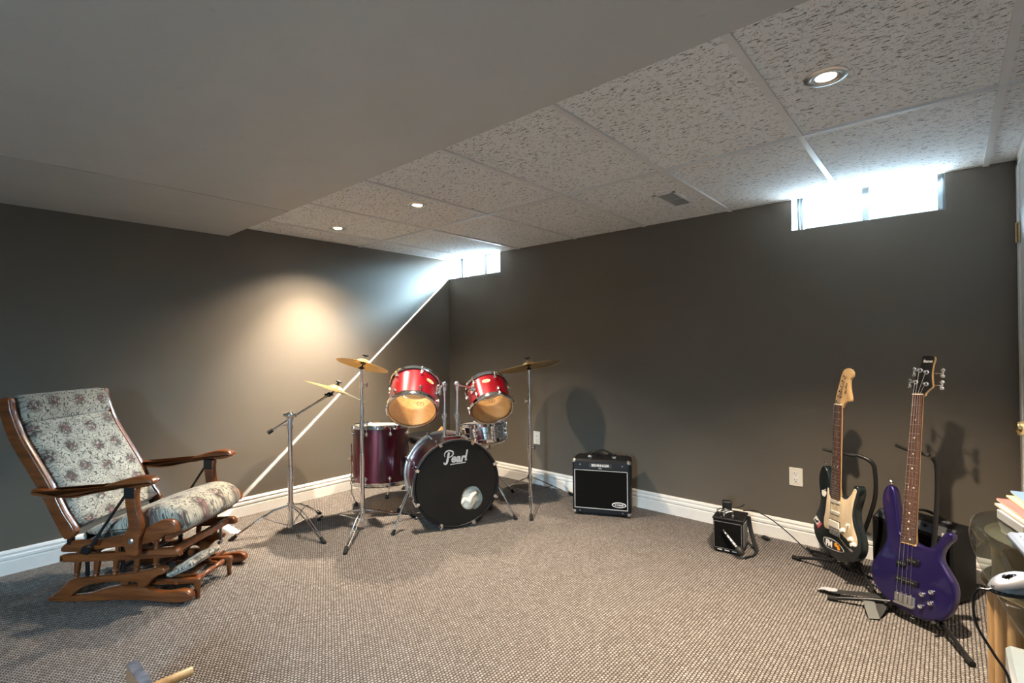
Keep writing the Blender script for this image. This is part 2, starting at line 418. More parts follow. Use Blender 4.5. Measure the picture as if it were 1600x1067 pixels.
CREAMP = simple('cream_pickguard', (.62,.50,.34), .35, var=.04); BONE = simple('bone_white', (.75,.71,.62), .4, var=.03)
ORANGE = simple('orange_print', (.85,.33,.02), .5, var=.03); REDP = simple('red_print', (.42,.03,.05), .5, var=.05); STICK = simple('dark_sticker', (.02,.02,.03), .4, var=.05)
BAMBOO = wood('fluted_ash_wood', (.34,.19,.07), (.56,.35,.15), rough=.35, axis='Z')
GREEN = simple('dark_green_print', (.03,.08,.04), .5, var=.05)
GOLDP = simple('gold_badge', (.72,.58,.28), .35, metal=.4, var=.05)
SILVER = simple('silver_plastic', (.20,.21,.235), .38, metal=.4, var=.04, coat=.4)
GREYP = simple('grey_plastic', (.22,.23,.235), .4, var=.04)
STICKW = wood('hickory_stick', (.55,.33,.13), (.72,.48,.22), rough=.4, axis='X')
FELT = simple('grey_felt', (.10,.09,.08), .95, var=.2)
STRAPM = simple('black_webbing', (.016,.016,.017), .7, var=.2, vscale=200); LEATHER = simple('grey_leather_end', (.36,.37,.40), .5, var=.35, vscale=40)
POTWOOD = wood('red_brown_walnut', (.10,.035,.015), (.36,.17,.06), .7, rough=.3, axis='Z')
STEELBLUE = simple('blue_grey_edge', (.10,.11,.14), .4, var=.5, vscale=30)  # mottled blue-grey for the rack's top edge

# ------------------------------------------------------------------ the room
H = 2.0825; XR = 4.105; ZB = 2.008; YB = -2.0765; XF = 6.0; YF = -7.0
struct('floor', MB().box((-.2,YF-.2,-.1), (XF+.2,.3,0)), CARPET, 'beige grey berber loop carpet')
struct('wall_left', MB().box((-.2,YF,0), (0,.3,2.4)), W, 'taupe painted wall')
WIN = [(.0,.72), (3.128,3.838)]; ZS = 1.89; ZT = 2.15; DW = .25
b = MB().box((0,0,0), (XR+.1,DW,ZS)).box((0,0,ZT), (XR+.1,DW,2.4))
for a, c in ((.72,3.128), (3.838,XR+.1)): b.box((a,0,ZS), (c,DW,ZT))
struct('wall_back', b, W, 'taupe painted wall with two small high windows')
struct('wall_right', MB().box((XR,-1.05,0), (XR+.1,0,2.4)).box((XR+.1,-1.05,0), (XF,-.95,2.4)), W, 'taupe painted wall')
WF = simple('off_white_wall_paint', (.70,.68,.64), .6, var=.03)
PX0, PX1, PZ0, PZ1 = 4.0, 4.72, 1.1, 1.95  # unseen window added in the rear wall for frontal fill light
struct('wall_side', MB().box((XF,YF,0), (XF+.2,-.95,2.4)), WF, 'off-white wall')
struct('wall_front', MB().box((0,YF-.2,0), (PX0,YF,2.4)).box((PX1,YF-.2,0), (XF,YF,2.4)).box((PX0,YF-.2,0), (PX1,YF,PZ0)).box((PX0,YF-.2,PZ1), (PX1,YF,2.4)), WF, 'off-white wall with an added fill-light window')
b = MB()
for i in range(4):
    x = PX0+(PX1-PX0-.06)*i/3
    if i in (0, 3): b.box((x,YF-.14,PZ0), (x+.06,YF-.08,PZ1))
b.box((PX0,YF-.14,PZ0), (PX1,YF-.08,PZ0+.06)).box((PX0,YF-.14,PZ1-.06), (PX1,YF-.08,PZ1))
w3 = struct('window_3', b, VINYL, 'added unseen window for fill light')
obj('window_pane', MB().box((PX0+.02,YF-.115,PZ0+.02), (PX1-.02,YF-.110,PZ1-.02)), GLASS, w3, smooth=False)
struct('ceiling', MB().box((0,YB-.02,H), (XF,0,H+.05)), TILE, 'white fissured drop ceiling tiles')
b = MB(); x0 = .3338; S = .6096; tw = .012
for k in range(-1, 10):
    x = x0+k*S
    if x < .0: continue
    if -1 < k: b.box((x-tw,YB-.02,H-.009), (x+tw,0,H+.002))
b.box((0,-1.0308-tw,H-.010), (XF,-1.0308+tw,H+.002)); b.box((0,-.02,H-.003), (XR,0,H+.002)).box((0,YB,H-.003), (.02,0,H+.002)).box((XR-.02,-1.05,H-.003), (XR,0,H+.002))
struct('trim_1', b, GRID, 'white metal ceiling grid')
b = MB().box((0,YF,ZB), (XF,YB,2.4))
struct('ceiling_bulkhead', b, SOF, 'wide painted drywall bulkhead')
# second layer of drywall along the left wall, paint darkened to imitate shading
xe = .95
struct('trim_2', MB().box((0,YF,ZB-.0025), (xe,YB,ZB+.001)), simple('shaded_strip_paint', (.455,.46,.455), .6, var=.04, vscale=3), 'drywall strip along the left wall under the bulkhead')

PROF = [(0,0),(.017,0),(.017,.070),(.012,.074),(.012,.078),(.018,.083),(.018,.096),(.011,.101),(.011,.108),(.015,.113),(.012,.122),(.005,.1283),(0,.1283)]
def baseb(name, p, q, nrm):
    p, q, nrm = V(p), V(q), V(nrm); vs = []; n = len(PROF)
    for e in (p, q):
        for d, z in PROF: vs.append(e+nrm*d+V((0,0,z)))
    fs = [(i, (i+1) % n, n+(i+1) % n, n+i) for i in range(n)]
    fs += [tuple(range(n))[::-1], tuple(range(n,2*n))]
    struct(name, MB().add(vs, fs), TRIM, 'white stepped baseboard')
baseb('baseboard_left', (0,YF,0), (0,0,0), (1,0,0)); baseb('baseboard_back', (.017,0,0), (XR,0,0), (0,-1,0))

for k, (a, c) in enumerate(WIN):
    w = MB(); y0, y1 = .17, .25; m_ = (a+c)/2 + (.0 if k else .0)
    w.box((a,y0,ZS), (a+.032,y1,ZT)).box((c-.032,y0,ZS), (c,y1,ZT)).box((a,y0,ZS), (c,y1,ZS+.012)).box((a,y0,2.128), (c,y1,ZT))
    w.box((a+.010,y0-.018,ZS), (a+.018,y0,2.13)).box((c-.018,y0-.018,ZS), (c-.010,y0,2.13))
    root = obj('window_%d' % (k+1), w, VINYL, smooth=False); root['kind'] = 'structure'
    root['label'] = ('small high sliding window beside the far left corner', 'small high sliding window near the right end of the back wall')[k]
    obj('window_mullion', MB().box((m_-.017,y0+.005,ZS+.012), (m_+.017,y1-.01,2.13)), VINYL, root, smooth=False)
    obj('window_pane', MB().box((a+.03,.215,ZS+.01), (m_-.01,.219,2.13)), GLASS, root, smooth=False)
    obj('window_pane', MB().box((m_+.01,.205,ZS+.01), (c-.03,.209,2.13)), GLASS, root, smooth=False)
    # white returns of the recess
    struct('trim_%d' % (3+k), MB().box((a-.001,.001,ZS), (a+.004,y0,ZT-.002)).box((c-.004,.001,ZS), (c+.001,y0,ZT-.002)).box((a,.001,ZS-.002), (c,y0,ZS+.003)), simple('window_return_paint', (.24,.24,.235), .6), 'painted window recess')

# door in the short right wall
d = MB().box((XR-.012,-.93,0), (XR,-.84,2.05), .003).box((XR-.012,-.115,0), (XR,-.022,2.07), .003).box((XR-.012,-.93,2.03), (XR,-.022,2.078), .003)
door = obj('door_1', d, TRIM, smooth=False); door['kind'] = 'structure'; door['label'] = 'white door at the right end of the back wall'
obj('door_panel', MB().box((XR-.008,-.84,.01), (XR+.02,-.118,2.03), .002), TRIM, door, smooth=False)
for z in (.25, 1.71): obj('hinge', MB().box((XR-.016,-.16,z-.045), (XR-.011,-.105,z+.045)).cyl((XR-.02,-.117,z-.047), (XR-.02,-.117,z+.047), .006), BRASS, door, label='brass hinge')
obj('door_handle', MB().lathe([(0,0),(.03,0),(.03,.006),(.012,.01),(.011,.03),(.02,.036),(.028,.05),(.026,.064),(.014,.074),(0,.075)], (XR-.012,-.78,.885), (-1,0,0), 20), BRASS, door, label='brass door knob')

# ------------------------------------------------------------------ ceiling lamps, vent, outlets
def spot(x, y, z, e, col=(1,.81,.60), size=112, blend=1.0, rad=.022):
    l = bpy.data.lights.new('downlight_or_fill_lamp', 'SPOT'); l.energy = e; l.color = col; l.spot_size = R(size); l.spot_blend = blend; l.shadow_soft_size = rad
    o = bpy.data.objects.new('downlight_or_fill_lamp', l); o.location = (x, y, z); COL.objects.link(o); return o
dl = thing('recessed_downlight', '', 'ceiling light', mat=M.Translation((3.549,-1.50,H)), group='recessed ceiling downlights')
obj('trim_ring', MB().lathe([(.064,.004),(.063,-.003),(.058,-.007),(.047,-.008),(.043,-.006),(.040,-.001),(.040,.004)], n=40), NICKEL, dl)
obj('baffle', MB().lathe([(.040,-.004),(.036,-.006),(.030,-.004),(.029,-.001)], n=40), STEEL, dl)
obj('lamp_lens', MB().lathe([(.0295,-.002),(.022,-.004),(0,-.0055)], n=32), LENS, dl)
LIGHTS = [((3.549,-1.50), 'round nickel recessed downlight in the tile nearest the right window'), ((1.386,-1.483), 'round nickel recessed downlight, middle one of the three'),
          ((.487,-1.506), 'round nickel recessed downlight closest to the left wall')]
for i, (p, lb) in enumerate(LIGHTS):
    o = dl if i == 0 else copy_tree(dl)
    o.location = (p[0], p[1], H); o['label'] = lb
spot(3.549, -1.50, H-.02, 320); spot(1.386, -1.483, H-.02, 190)
spot(.487, -1.506, H-.02, 150, size=128); spot(.487, -1.506, H-.021, 215, size=77).rotation_euler = (0, R(12), 0)   # gimbal turned towards the left wall
for x, y, e in ((2.5,-3.4,12),): spot(x, y, ZB-.02, e, size=150, blend=.9)  # unseen lamp added under the bulkhead for soft fill, without a fixture

vt = thing('ceiling_vent', 'small white slatted air vent in the ceiling tile near the back wall', 'vent', (2.61,-.507,H))
obj('frame', MB().box((2.545,-.66,H-.006), (2.675,-.645,H+.002)).box((2.545,-.37,H-.006), (2.675,-.355,H+.002)).box((2.545,-.66,H-.006), (2.560,-.355,H+.002)).box((2.660,-.66,H-.006), (2.675,-.355,H+.002)), GRID, vt, smooth=False)
b = MB()
for i in range(14): b.box((2.562+i*.0072,-.645,H-.004), (2.5645+i*.0072,-.37,H+.001))
b.box((2.56,-.512,H-.005), (2.66,-.503,H+.001))
obj('slats', b, simple('grey_vent_slats', (.42,.43,.42), .5), vt, smooth=False)
obj('duct_opening', MB().box((2.56,-.645,H-.001), (2.66,-.37,H+.003)), simple('vent_dark', (.10,.10,.095), .8), vt, smooth=False)

def outlet(x0, x1, z0, z1, label):
    xc = (x0+x1)/2; zc = (z0+z1)/2
    t = thing('wall_outlet', label, 'outlet', (xc,-.003,zc), group='white wall outlets')
    obj('wall_plate', MB().box((x0,-.006,z0), (x1,0,z1), .002), BONE, t, smooth=False)
    obj('receptacle_block', MB().box((xc-.017,-.0085,zc-.034), (xc+.017,-.005,zc+.034), .001), WHITEP, t, smooth=False)
    b = MB()
    for s in (-1, 1):
        z = zc+s*.019
        b.box((xc-.008,-.0092,z-.002), (xc-.0055,-.008,z+.008)).box((xc+.0055,-.0092,z-.002), (xc+.008,-.008,z+.008)).box((xc-.0025,-.0092,z-.011), (xc+.0025,-.008,z-.006))
    obj('slots', b, BLACKP, t, smooth=False)
outlet(1.096,1.168,.344,.457, 'white wall outlet behind the right cymbal stand'); outlet(3.099,3.172,.34,.45, 'white wall outlet left of the two guitars')

# ------------------------------------------------------------------ drums
CAM = V((3.8403,-3.4078,1.2106))
def ribbon(pts, ws, z=0.0):
    """flat lettering stroke in the xy plane"""
    P = [V((p[0], p[1])) for p in pts]; n = len(P); vs = []
    if not isinstance(ws, (list, tuple)): ws = [ws]*n
    for i in range(n):
        d = (P[min(i+1, n-1)]-P[max(i-1, 0)]).normalized(); q = V((-d.y, d.x))*ws[i]/2
        for s, zz in ((1, z), (-1, z), (1, z+.0008), (-1, z+.0008)): vs.append(V(((P[i]+q*s).x, (P[i]+q*s).y, zz)))
    fs = []
    for i in range(n-1):
        a = 4*i; c = a+4; fs += [(a+2,a+3,c+3,c+2), (a,c,c+1,a+1), (a,a+2,c+2,c), (a+1,c+1,c+3,a+3)]
    return MB().add(vs, fs)
def drum(name, label, c, ax, Rr, L, shell, ang0, nl, headT, headB, badge=None, hoopR=.009, lug_end=.045, inner=None):
    """c: centre of the lower rim, ax: direction to the upper rim"""
    c = V(c); ax = V(ax).normalized(); u = (CAM-c); u = (u-ax*u.dot(ax)).normalized(); w = ax.cross(u)
    t = thing(name, label, 'drum', c)
    b = MB(); b.lathe([(Rr,.012),(Rr,L-.012)], c, ax, 64); b.cur = 1; b.lathe([(Rr-.008,L-.012),(Rr-.008,.012)], c, ax, 64)
    b.lathe([(Rr,L-.012),(Rr-.008,L-.012)], c, ax, 64); b.lathe([(Rr-.008,.012),(Rr,.012)], c, ax, 64)
    obj('shell', b, [shell, inner or SHELLIN], t)
    ho = Rr+hoopR
    for h0, s, hm, nm in ((0, 1, headB, 'lower'), (L, -1, headT, 'upper')):
        pr = [(Rr+.003,.026),(ho,.028),(ho+.003,.026),(ho+.001,.020),(ho-.001,.004),(ho+.002,.0),(ho-.003,-.004),(Rr-.001,-.004),(Rr-.003,.004),(Rr+.001,.012)]
        obj('hoop', MB().lathe([(r, h0+s*h) for r, h in pr], c, ax, 64, closed=True), CHROME, t)
        obj('drum_head', MB().lathe([(Rr+.001,h0+s*.012),(Rr-.004,h0+s*.0075),(Rr*.6,h0+s*.007),(0,h0+s*.007)], c, ax, 64), hm, t)
    for k in range(nl):
        a = R(ang0)+2*pi*k/nl; dr = u*cos(a)+w*sin(a)
        for h0, s in ((0, 1), (L, -1)):
            p = c+ax*(h0+s*(.028+lug_end*.7))
            q = c+ax*(h0+s*.020)+dr*(ho+.004)
            b = MB().lathe([(0,-.004),(.013,-.004),(.013,.010),(.010,.019),(.004,.023),(0,.023)], p+dr*Rr, dr, 14)
            b.cyl(p+dr*(Rr+.012)-ax*s*.014, p+dr*(Rr+.012)+ax*s*.014, .0085, n=10)
            b.cyl(p+dr*(Rr+.012), q+dr*.004-ax*s*.002, .003, n=8).cyl(q+dr*.003-ax*s*.012, q+dr*.003-ax*s*.002, .0055, n=8)
            obj('lug', b, CHROME, t)
    if badge:
        a = R(badge[0]); dr = u*cos(a)+w*sin(a); side = ax.cross(dr)
        m = frame(c+ax*badge[1]+dr*(Rr+.0008), side, ax, dr)
        el = [(.030*cos(2*pi*i/28), .0155*sin(2*pi*i/28)) for i in range(28)]
        bo = obj('badge', MB().prism(el, -.002, .0012, m), GOLDP, t, label='oval gold badge')
        obj('emblem', join(text_mb('Pearl', .017, m @ M.Translation((0,.001,.0013)), .0002, .25), MB().prism([(.016*cos(2*pi*i/20), -.008+.0022*sin(2*pi*i/20)) for i in range(20)], .0011, .0015, m)), GREEN, bo)
    return t, c, ax, u, w

# left rack tom, right rack tom
t, c, ax, u, w = drum('tom_drum', 'larger wine red rack tom, left of the two above the bass drum', (1.148,-1.353,.779), (-.552,.526,.647), .161, .262, RED, 13, 6, HEADC, HEADC, (38,.165))
tomL = (t, c, ax, u, w)
t, c, ax, u, w = drum('tom_drum', 'smaller wine red rack tom in front of the chrome snare', (1.357,-.797,.746), (-.642,.397,.656), .150, .235, RED, 30, 6, HEADC, HEADC, (4,.15))
tomR = (t, c, ax, u, w)
# clear-film rings printed near the rim of each lower head
for (t, c, ax, u, w), a0 in ((tomL, 35), (tomR, 8)):
    m = frame(c+ax*.0055+(u*cos(R(a0))+w*sin(R(a0)))*.085, w, (-ax).cross(w), -ax)
    b = join(MB().add([m @ V((r*cos(2*pi*i/24), .8*r*sin(2*pi*i/24), 0)) for r in (.020,.023) for i in range(24)], [(i,(i+1) % 24,24+(i+1) % 24,24+i) for i in range(24)]), text_mb('P', .024, m, .0002, .2))
    obj('head_print', b, BLACKP, t)

# floor tom
FT = V((.60,-1.235,.185))
t, c, ax, u, w = drum('floor_tom', 'dark maroon floor tom on three chrome legs behind the crash stand', FT, (-.054,.062,1), .205, .435, MAROON, 17, 8, HEADW, HEADW)
for k, (rod, ftp) in enumerate((((.778,-1.13),(.81,-1.225)), ((.395,-1.37),(.44,-1.345)), ((.47,-1.07),(.47,-1.09)))):
    dr = (V((rod[0],rod[1],0))-V((FT.x,FT.y,0))).normalized(); rp = V((FT.x,FT.y,0))+dr*.232
    fp = V((ftp[0],ftp[1],0))
    lg = obj('leg', MB().tube([rp+V((0,0,.47)), rp+V((0,0,.12)), rp+V((0,0,.095)), rp.lerp(fp,.25)+V((0,0,.075)), fp+V((0,0,.022))], .0055), CHROME, t)
    obj('rubber_foot', MB().lathe([(0,0),(.016,0),(.015,.008),(.010,.03),(0,.032)], fp, (0,0,1), 14), RUBBER, lg)
    obj('leg_bracket', MB().box((-.014,-.016,-.03), (.014,.016,.03), .005, M.Translation(V((FT.x,FT.y,.36))+dr*.219) @ M.Rotation(math.atan2(dr.y,dr.x),4,'Z')).cyl(V((FT.x,FT.y,.36))+dr*.21, V((FT.x,FT.y,.36))+dr*.262, .007, n=10), CHROME, t)

# bass drum
BC = V((1.385,-1.17,.296)); E = V((-.883,.47,0)).normalized(); RT = V((.47,.883,0)).normalized(); UP = V((0,0,1)); BL = .42
t = thing('bass_drum', 'maroon bass drum with black front head and lettering, on two chrome spurs', 'drum', (BC.x,BC.y,0))
BASS = t
b = MB(); b.lathe([(.272,.02),(.272,BL-.02)], BC, E, 96); b.cur = 1; b.lathe([(.264,BL-.02),(.264,.02)], BC, E, 96)
obj('shell', b, [MAROON, SHELLIN], t)
def bhoop(h0, s): return [(.273,h0+s*.040),(.287,h0+s*.040),(.291,h0+s*.037),(.291,h0+s*.002),(.288,h0),(.279,h0),(.276,h0+s*.003),(.276,h0+s*.012),(.273,h0+s*.014)]
obj('hoop', MB().lathe(bhoop(0,1), BC, E, 96, closed=True), BLACKP, t, label='black front hoop')
obj('hoop', MB().lathe(bhoop(BL,-1), BC, E, 96, closed=True), STEEL, t, label='steel rear hoop')
obj('hoop_inlay', MB().lathe([(.2918,.012),(.2922,.014),(.2922,.026),(.2918,.028),(.289,.02)], BC, E, 96, closed=True), STEEL, t)
hm = frame(BC, RT, UP, -E); hx, hy, hr, n = .098, -.108, .080, 96
rings = [(.276,-.012),(.272,-.006)]; vs = []; fs = []
for k in range(8):
    f = k/7
    for i in range(n):
        a = 2*pi*i/n; o_ = V((.270*cos(a), .270*sin(a))); h_ = V((hx+hr*.92*cos(a)*(1+.05*cos(3*a+1)), hy+hr*1.05*sin(a)*(1+.04*cos(2*a))))
        q = o_.lerp(h_, f); vs.append(hm @ V((q.x, q.y, -.006)))
for k in range(7):
    for i in range(n): j = (i+1) % n; fs.append((k*n+i, k*n+j, (k+1)*n+j, (k+1)*n+i))
b = MB().add(vs, fs)
b.lathe([(.277,.014),(.273,.006),(.2695,.006)], BC, E, 96)
head = obj('drum_head', b, HEADB, t)
lm = frame(BC+E*.0052+RT*(-.012)+UP*.178, RT, UP, -E)
P_ = []
sw = spline([(-.077,-.030,0),(-.071,-.040,0),(-.058,-.036,0),(-.050,-.010,0),(-.044,.020,0),(-.041,.033,0)], 5, False)
P_.append(ribbon(sw, [.006+.008*min(1, i/8) for i in range(len(sw))]))
sw = spline([(-.069,.006,0),(-.072,.024,0),(-.058,.041,0),(-.036,.045,0),(-.016,.036,0),(-.014,.020,0),(-.026,.006,0),(-.044,.000,0)], 5, False)
P_.append(ribbon(sw, [.004+.006*sin(pi*i/len(sw)) for i in range(len(sw))], .0001))
P_.append(text_mb('ear', .078, M.Translation((.017,-.010,0)), .0008, .22, .92, .0026))
P_.append(ribbon([(.071,-.026),(.075,.0),(.084,.042)], .0105)); P_.append(ribbon([(.067,-.027),(.082,-.025)], .006))
P_.append(ribbon([(-.034,-.047),(.072,-.041)], .0062))
lg_ = join(*P_); lg_.xf(lm)
obj('logo', lg_, SILVERP, head, label='silver script logo')
obj('drum_head', MB().lathe([(.272,BL-.01),(.268,BL-.006),(0,BL-.006)], BC, E, 64), HEADW, t, label='white rear head')
for k in range(8):
    a = R(22.5+45*k); dr = RT*cos(a)+UP*sin(a); tg = RT*-sin(a)+UP*cos(a)
    for h0, s in ((0,1),(BL,-1)):
        m = frame(BC+dr*.291+E*(h0+s*.012), tg, dr, E*s)
        b = MB().box((-.013,-.012,-.016), (.013,.007,.022), .003, m).box((-.010,-.020,-.0165), (.010,-.005,-.011), .002, m)
        b.cyl(m @ V((0,.006,-.02)), m @ V((0,.006,.085)), .0032, n=8).cyl(m @ V((0,.006,-.028)), m @ V((0,.006,-.012)), .006, n=8)
        b.cyl(m @ V((0,.004,.075)), m @ V((0,.004,.105)), .009, n=10).cyl(m @ V((0,-.019,.092)), m @ V((0,.008,.092)), .011, .008, n=12)
        obj('claw_lug', b, CHROME, t)
for s, fp in ((-1,(1.144,-1.515,0)), (1,(1.574,-.794,0))):
    fp = V(fp); top = BC+E*.11+RT*s*.288+UP*(-.045)
    d_ = (fp-top).normalized(); side = RT*s
    sp = obj('spur', MB().tube([top+side*.012-d_*.02, top+side*.012+d_*.12], .011).tube([top+side*.012+d_*.10, fp-d_*.02], .0065), CHROME, t)
    obj('rubber_foot', MB().cyl(fp-d_*.035, fp, .010, .013, 12), RUBBER, sp)
    obj('spur_bracket', MB().box((-.03,-.012,-.04), (.03,.014,.035), .006, frame(BC+E*.11+RT*s*.276+UP*(-.04), E, RT*s, UP*s)), CHROME, t)
# tom holder: base block, two posts, clamps and arms
hb = BC+E*.165+UP*.272
mnt = obj('tom_holder', MB().box((-.062,-.030,-.012), (.062,.030,.022), .006, frame(hb, RT, E, UP)).box((-.075,-.036,-.02), (.075,.036,-.004), .003, frame(hb, RT, E, UP)), CHROME, t)
for s, (t_, c_, ax_, u_, w_), hz in ((-1, tomL, .93), (1, tomR, .93)):
    p0 = hb+RT*s*.045; p1 = V((p0.x, p0.y, hz))
    obj('post', MB().tube([p0, V((p0.x,p0.y,.72))], .0125, 14).tube([V((p0.x,p0.y,.70)), p1], .0105, 14).cyl(V((p0.x,p0.y,.715)), V((p0.x,p0.y,.745)), .018, n=16)
        .tube([V((p0.x,p0.y,.73)), V((p0.x,p0.y,.73))+E*-.035], .006), CHROME, mnt)
    mid = c_+ax_*.13; dv = p1-mid; dv = (dv-ax_*dv.dot(ax_)).normalized(); tp = mid+dv*(.163 if s < 0 else .152)
    b = MB().sphere(p1+V((0,0,.012)), .022).tube([p1+V((0,0,.012)), p1.lerp(tp, .5)+V((0,0,.014)), tp], .010, 12)
    b.cyl(p1+V((0,0,-.03)), p1+V((0,0,.0)), .017, n=14).cyl(p1-E*.03+V((0,0,.012)), p1+E*.03+V((0,0,.012)), .009, n=10)
    b.tube([p1-E*.03+V((0,0,.012))+V((0,0,-.016)), p1-E*.03+V((0,0,.012))+V((0,0,.016))], .006)
    obj('tom_arm', b, CHROME, mnt)
    sd = ax_.cross(dv)
    obj('mount_plate', MB().box((-.026,-.034,-.004), (.026,.034,.014), .005, frame(tp, sd, ax_, dv)).sphere(tp+dv*.016, .02).cyl(tp+dv*.016-sd*.034, tp+dv*.016+sd*.034, .007, n=10), CHROME, t_)

# cushion inside the bass drum
pc = BC+E*.105+RT*.085-UP*.125
b = MB().sphere((0,0,0), 1, n=32)
vs = []
for p in b.v:
    f = 1+.10*sin(3.1*p.x+5*p.y)+.07*sin(8*p.z+4*p.x)
    vs.append(V((p.x*.125*f, p.y*.085*f, p.z*.095*f)))
b.v = vs; b.xf(frame(pc, RT, E, UP))
b2 = MB().tube([pc-E*.085+RT*x+UP*z for x, z in ((-.06,-.02),(-.035,.015),(0,-.008),(.02,.035),(.05,.05))], [.012,.022,.024,.022,.012], 12)
tag(obj('stuffed_pillow', join(b, b2), CREAM), 'crumpled cream pillow seen through the port of the bass drum', 'pillow')

# snare
SN = V((1.06,-.58,.452)); sa = V((-.10,.02,1)).normalized()
t, c, ax, u, w = drum('snare_drum', 'chrome snare drum on a low stand behind the right rack tom', SN, sa, .178, .150, CHROME, 24, 8, HEADW, HEADW, lug_end=.04, inner=STEEL)
obj('shell_bead', MB().lathe([(.1785,.071),(.182,.074),(.182,.077),(.1785,.080)], SN, sa, 64), CHROME, t)
st = thing('snare_stand', 'chrome tripod stand under the snare drum', 'stand', (SN.x,SN.y,0))
ctr = V((SN.x+.03, SN.y, 0))
obj('pole', MB().cyl(ctr+V((0,0,.05)), ctr+V((0,0,.40)), .011).cyl(ctr+V((0,0,.25)), ctr+V((0,0,.28)), .017).sphere(ctr+V((0,0,.40)), .02), CHROME, st)
for k in range(3):
    a = R(80+120*k); d_ = V((cos(a), sin(a), 0))
    obj('basket_arm', MB().tube([ctr+V((0,0,.40)), ctr+d_*.10+V((0,0,.418)), ctr+d_*.185+V((0,0,.435-.02*cos(a))), ctr+d_*.196+V((0,0,.470-.02*cos(a)))], .0055).cyl(ctr+d_*.196+V((0,0,.452-.02*cos(a))), ctr+d_*.197+V((0,0,.476-.02*cos(a))), .010), CHROME, st)
    lg = obj('leg', MB().tube([ctr+V((0,0,.24)), ctr+d_*.13+V((0,0,.14)), ctr+d_*.25+V((0,0,.02))], .006).tube([ctr+V((0,0,.07)), ctr+d_*.12+V((0,0,.145))], .004), CHROME, st)
    obj('rubber_foot', MB().cyl(ctr+d_*.242+V((0,0,.03)), ctr+d_*.258, .009, .012, 12), RUBBER, lg)

# throne and sticks
TH = V((.60,-.79,0))
t = thing('drum_throne', 'round black drum stool half hidden behind the bass drum', 'stool', TH)
obj('seat', MB().lathe([(0,.425),(.150,.425),(.160,.433),(.165,.45),(.164,.475),(.156,.488),(.13,.494),(0,.496)], TH, (0,0,1), 48), BLACKP, t)
obj('pole', MB().cyl(TH+V((0,0,.06)), TH+V((0,0,.43)), .013).cyl(TH+V((0,0,.24)), TH+V((0,0,.27)), .02), CHROME, t)
for k in range(3):
    a = R(75+120*k); d_ = V((cos(a), sin(a), 0))
    lg = obj('leg', MB().tube([TH+V((0,0,.25)), TH+d_*.24+V((0,0,.02))], .008).tube([TH+V((0,0,.08)), TH+d_*.12+V((0,0,.135))], .005), CHROME, t)
    obj('rubber_foot', MB().cyl(TH+d_*.228+V((0,0,.03)), TH+d_*.25, .011, .014, 12), RUBBER, lg)
SL = ['leftmost of four drumsticks lying on the black drum stool', 'second drumstick from the left on the black drum stool', 'third drumstick from the left on the black drum stool', 'rightmost of four drumsticks lying on the black drum stool']
first = None
for k in range(4):
    m = M.Translation((TH.x+.052+.021*k+(.012 if k > 1 else 0), TH.y+.082-.004*k, .5045)) @ M.Rotation(R(-49+2*k), 4, 'Z')
    if first is None:
        first = obj('drumstick', MB().lathe([(0,0),(.006,.001),(.0075,.006),(.0075,.30),(.005,.37),(.0035,.385),(.0052,.391),(.0045,.400),(0,.403)], (-.2,0,0), (1,0,0), 12), STICKW); o = first
    else: o = first.copy(); COL.objects.link(o)
    o.matrix_world = m; tag(o, SL[k], 'drumstick', 'drumsticks on the drum stool')

# ------------------------------------------------------------------ cymbals and stands
def cymbal(label, c, nrm, Rr):
    n = V(nrm).normalized(); x = n.orthogonal().normalized()
    pr = [(.006,.030),(.02,.029),(.036,.022),(.050,.010),(.056,.006),(Rr*.6,-.002),(Rr*.9,-.010),(Rr,-.014),(Rr,-.0155),(Rr*.9,-.0118),(Rr*.6,-.0038),(.056,.0042),(.049,.008),(.035,.020),(.02,.027),(.006,.028)]
    b = MB().lathe(pr, n=72, closed=True)
    o = obj('cymbal', b, BRONZE); o.matrix_world = frame(V(c), x, n.cross(x), n); return tag(o, label, 'cymbal', 'cymbals of the drum kit')
def tripod(root, ctr, feet, hub, base, knee=.5, arch=.0, wide=.012, dark=False):
    ctr = V((ctr[0], ctr[1], 0)); M_ = CHROME
    for f in feet:
        f = V((f[0], f[1], 0)); d_ = (f-ctr).normalized(); L = (f-ctr).length; sd = V((-d_.y, d_.x, 0))
        h0 = ctr+d_*.018+V((0,0,hub)); kn = ctr.lerp(f, knee)+V((0,0,hub*(1-knee)+arch)); e = f+V((0,0,.016))-d_*.015
        b = MB()
        for s in (-1, 1): b.tube([h0+sd*s*wide*.6, h0.lerp(kn,.5)+V((0,0,arch*.35))+sd*s*wide, kn+sd*s*wide, e+sd*s*wide*.5], .0042, 8)
        b.tube([ctr+d_*.016+V((0,0,base)), ctr.lerp(f, knee*.92)+V((0,0,(hub*(1-knee)+arch)*.97))], .004, 8)
        b.cyl(kn+sd*-.014, kn+sd*.014, .006, n=10)
        lg = obj('leg', b, CHROME, root)
        obj('rubber_foot', MB().cyl(f-d_*.035+V((0,0,.03)), f+V((0,0,.004)), .011, .013, 12).lathe([(0,0),(.013,0),(.012,.012),(0,.014)], f, (0,0,1), 12), RUBBER, lg)
    obj('leg_collar', MB().cyl(ctr+V((0,0,hub-.018)), ctr+V((0,0,hub+.016)), .021, n=18).cyl(ctr+V((0,0,max(base-.012,.012))), ctr+V((0,0,base+.012)), .018, n=18).tube([ctr+V((0,0,hub)), ctr+V((.034,-.022,hub))], .005), CHROME, root)
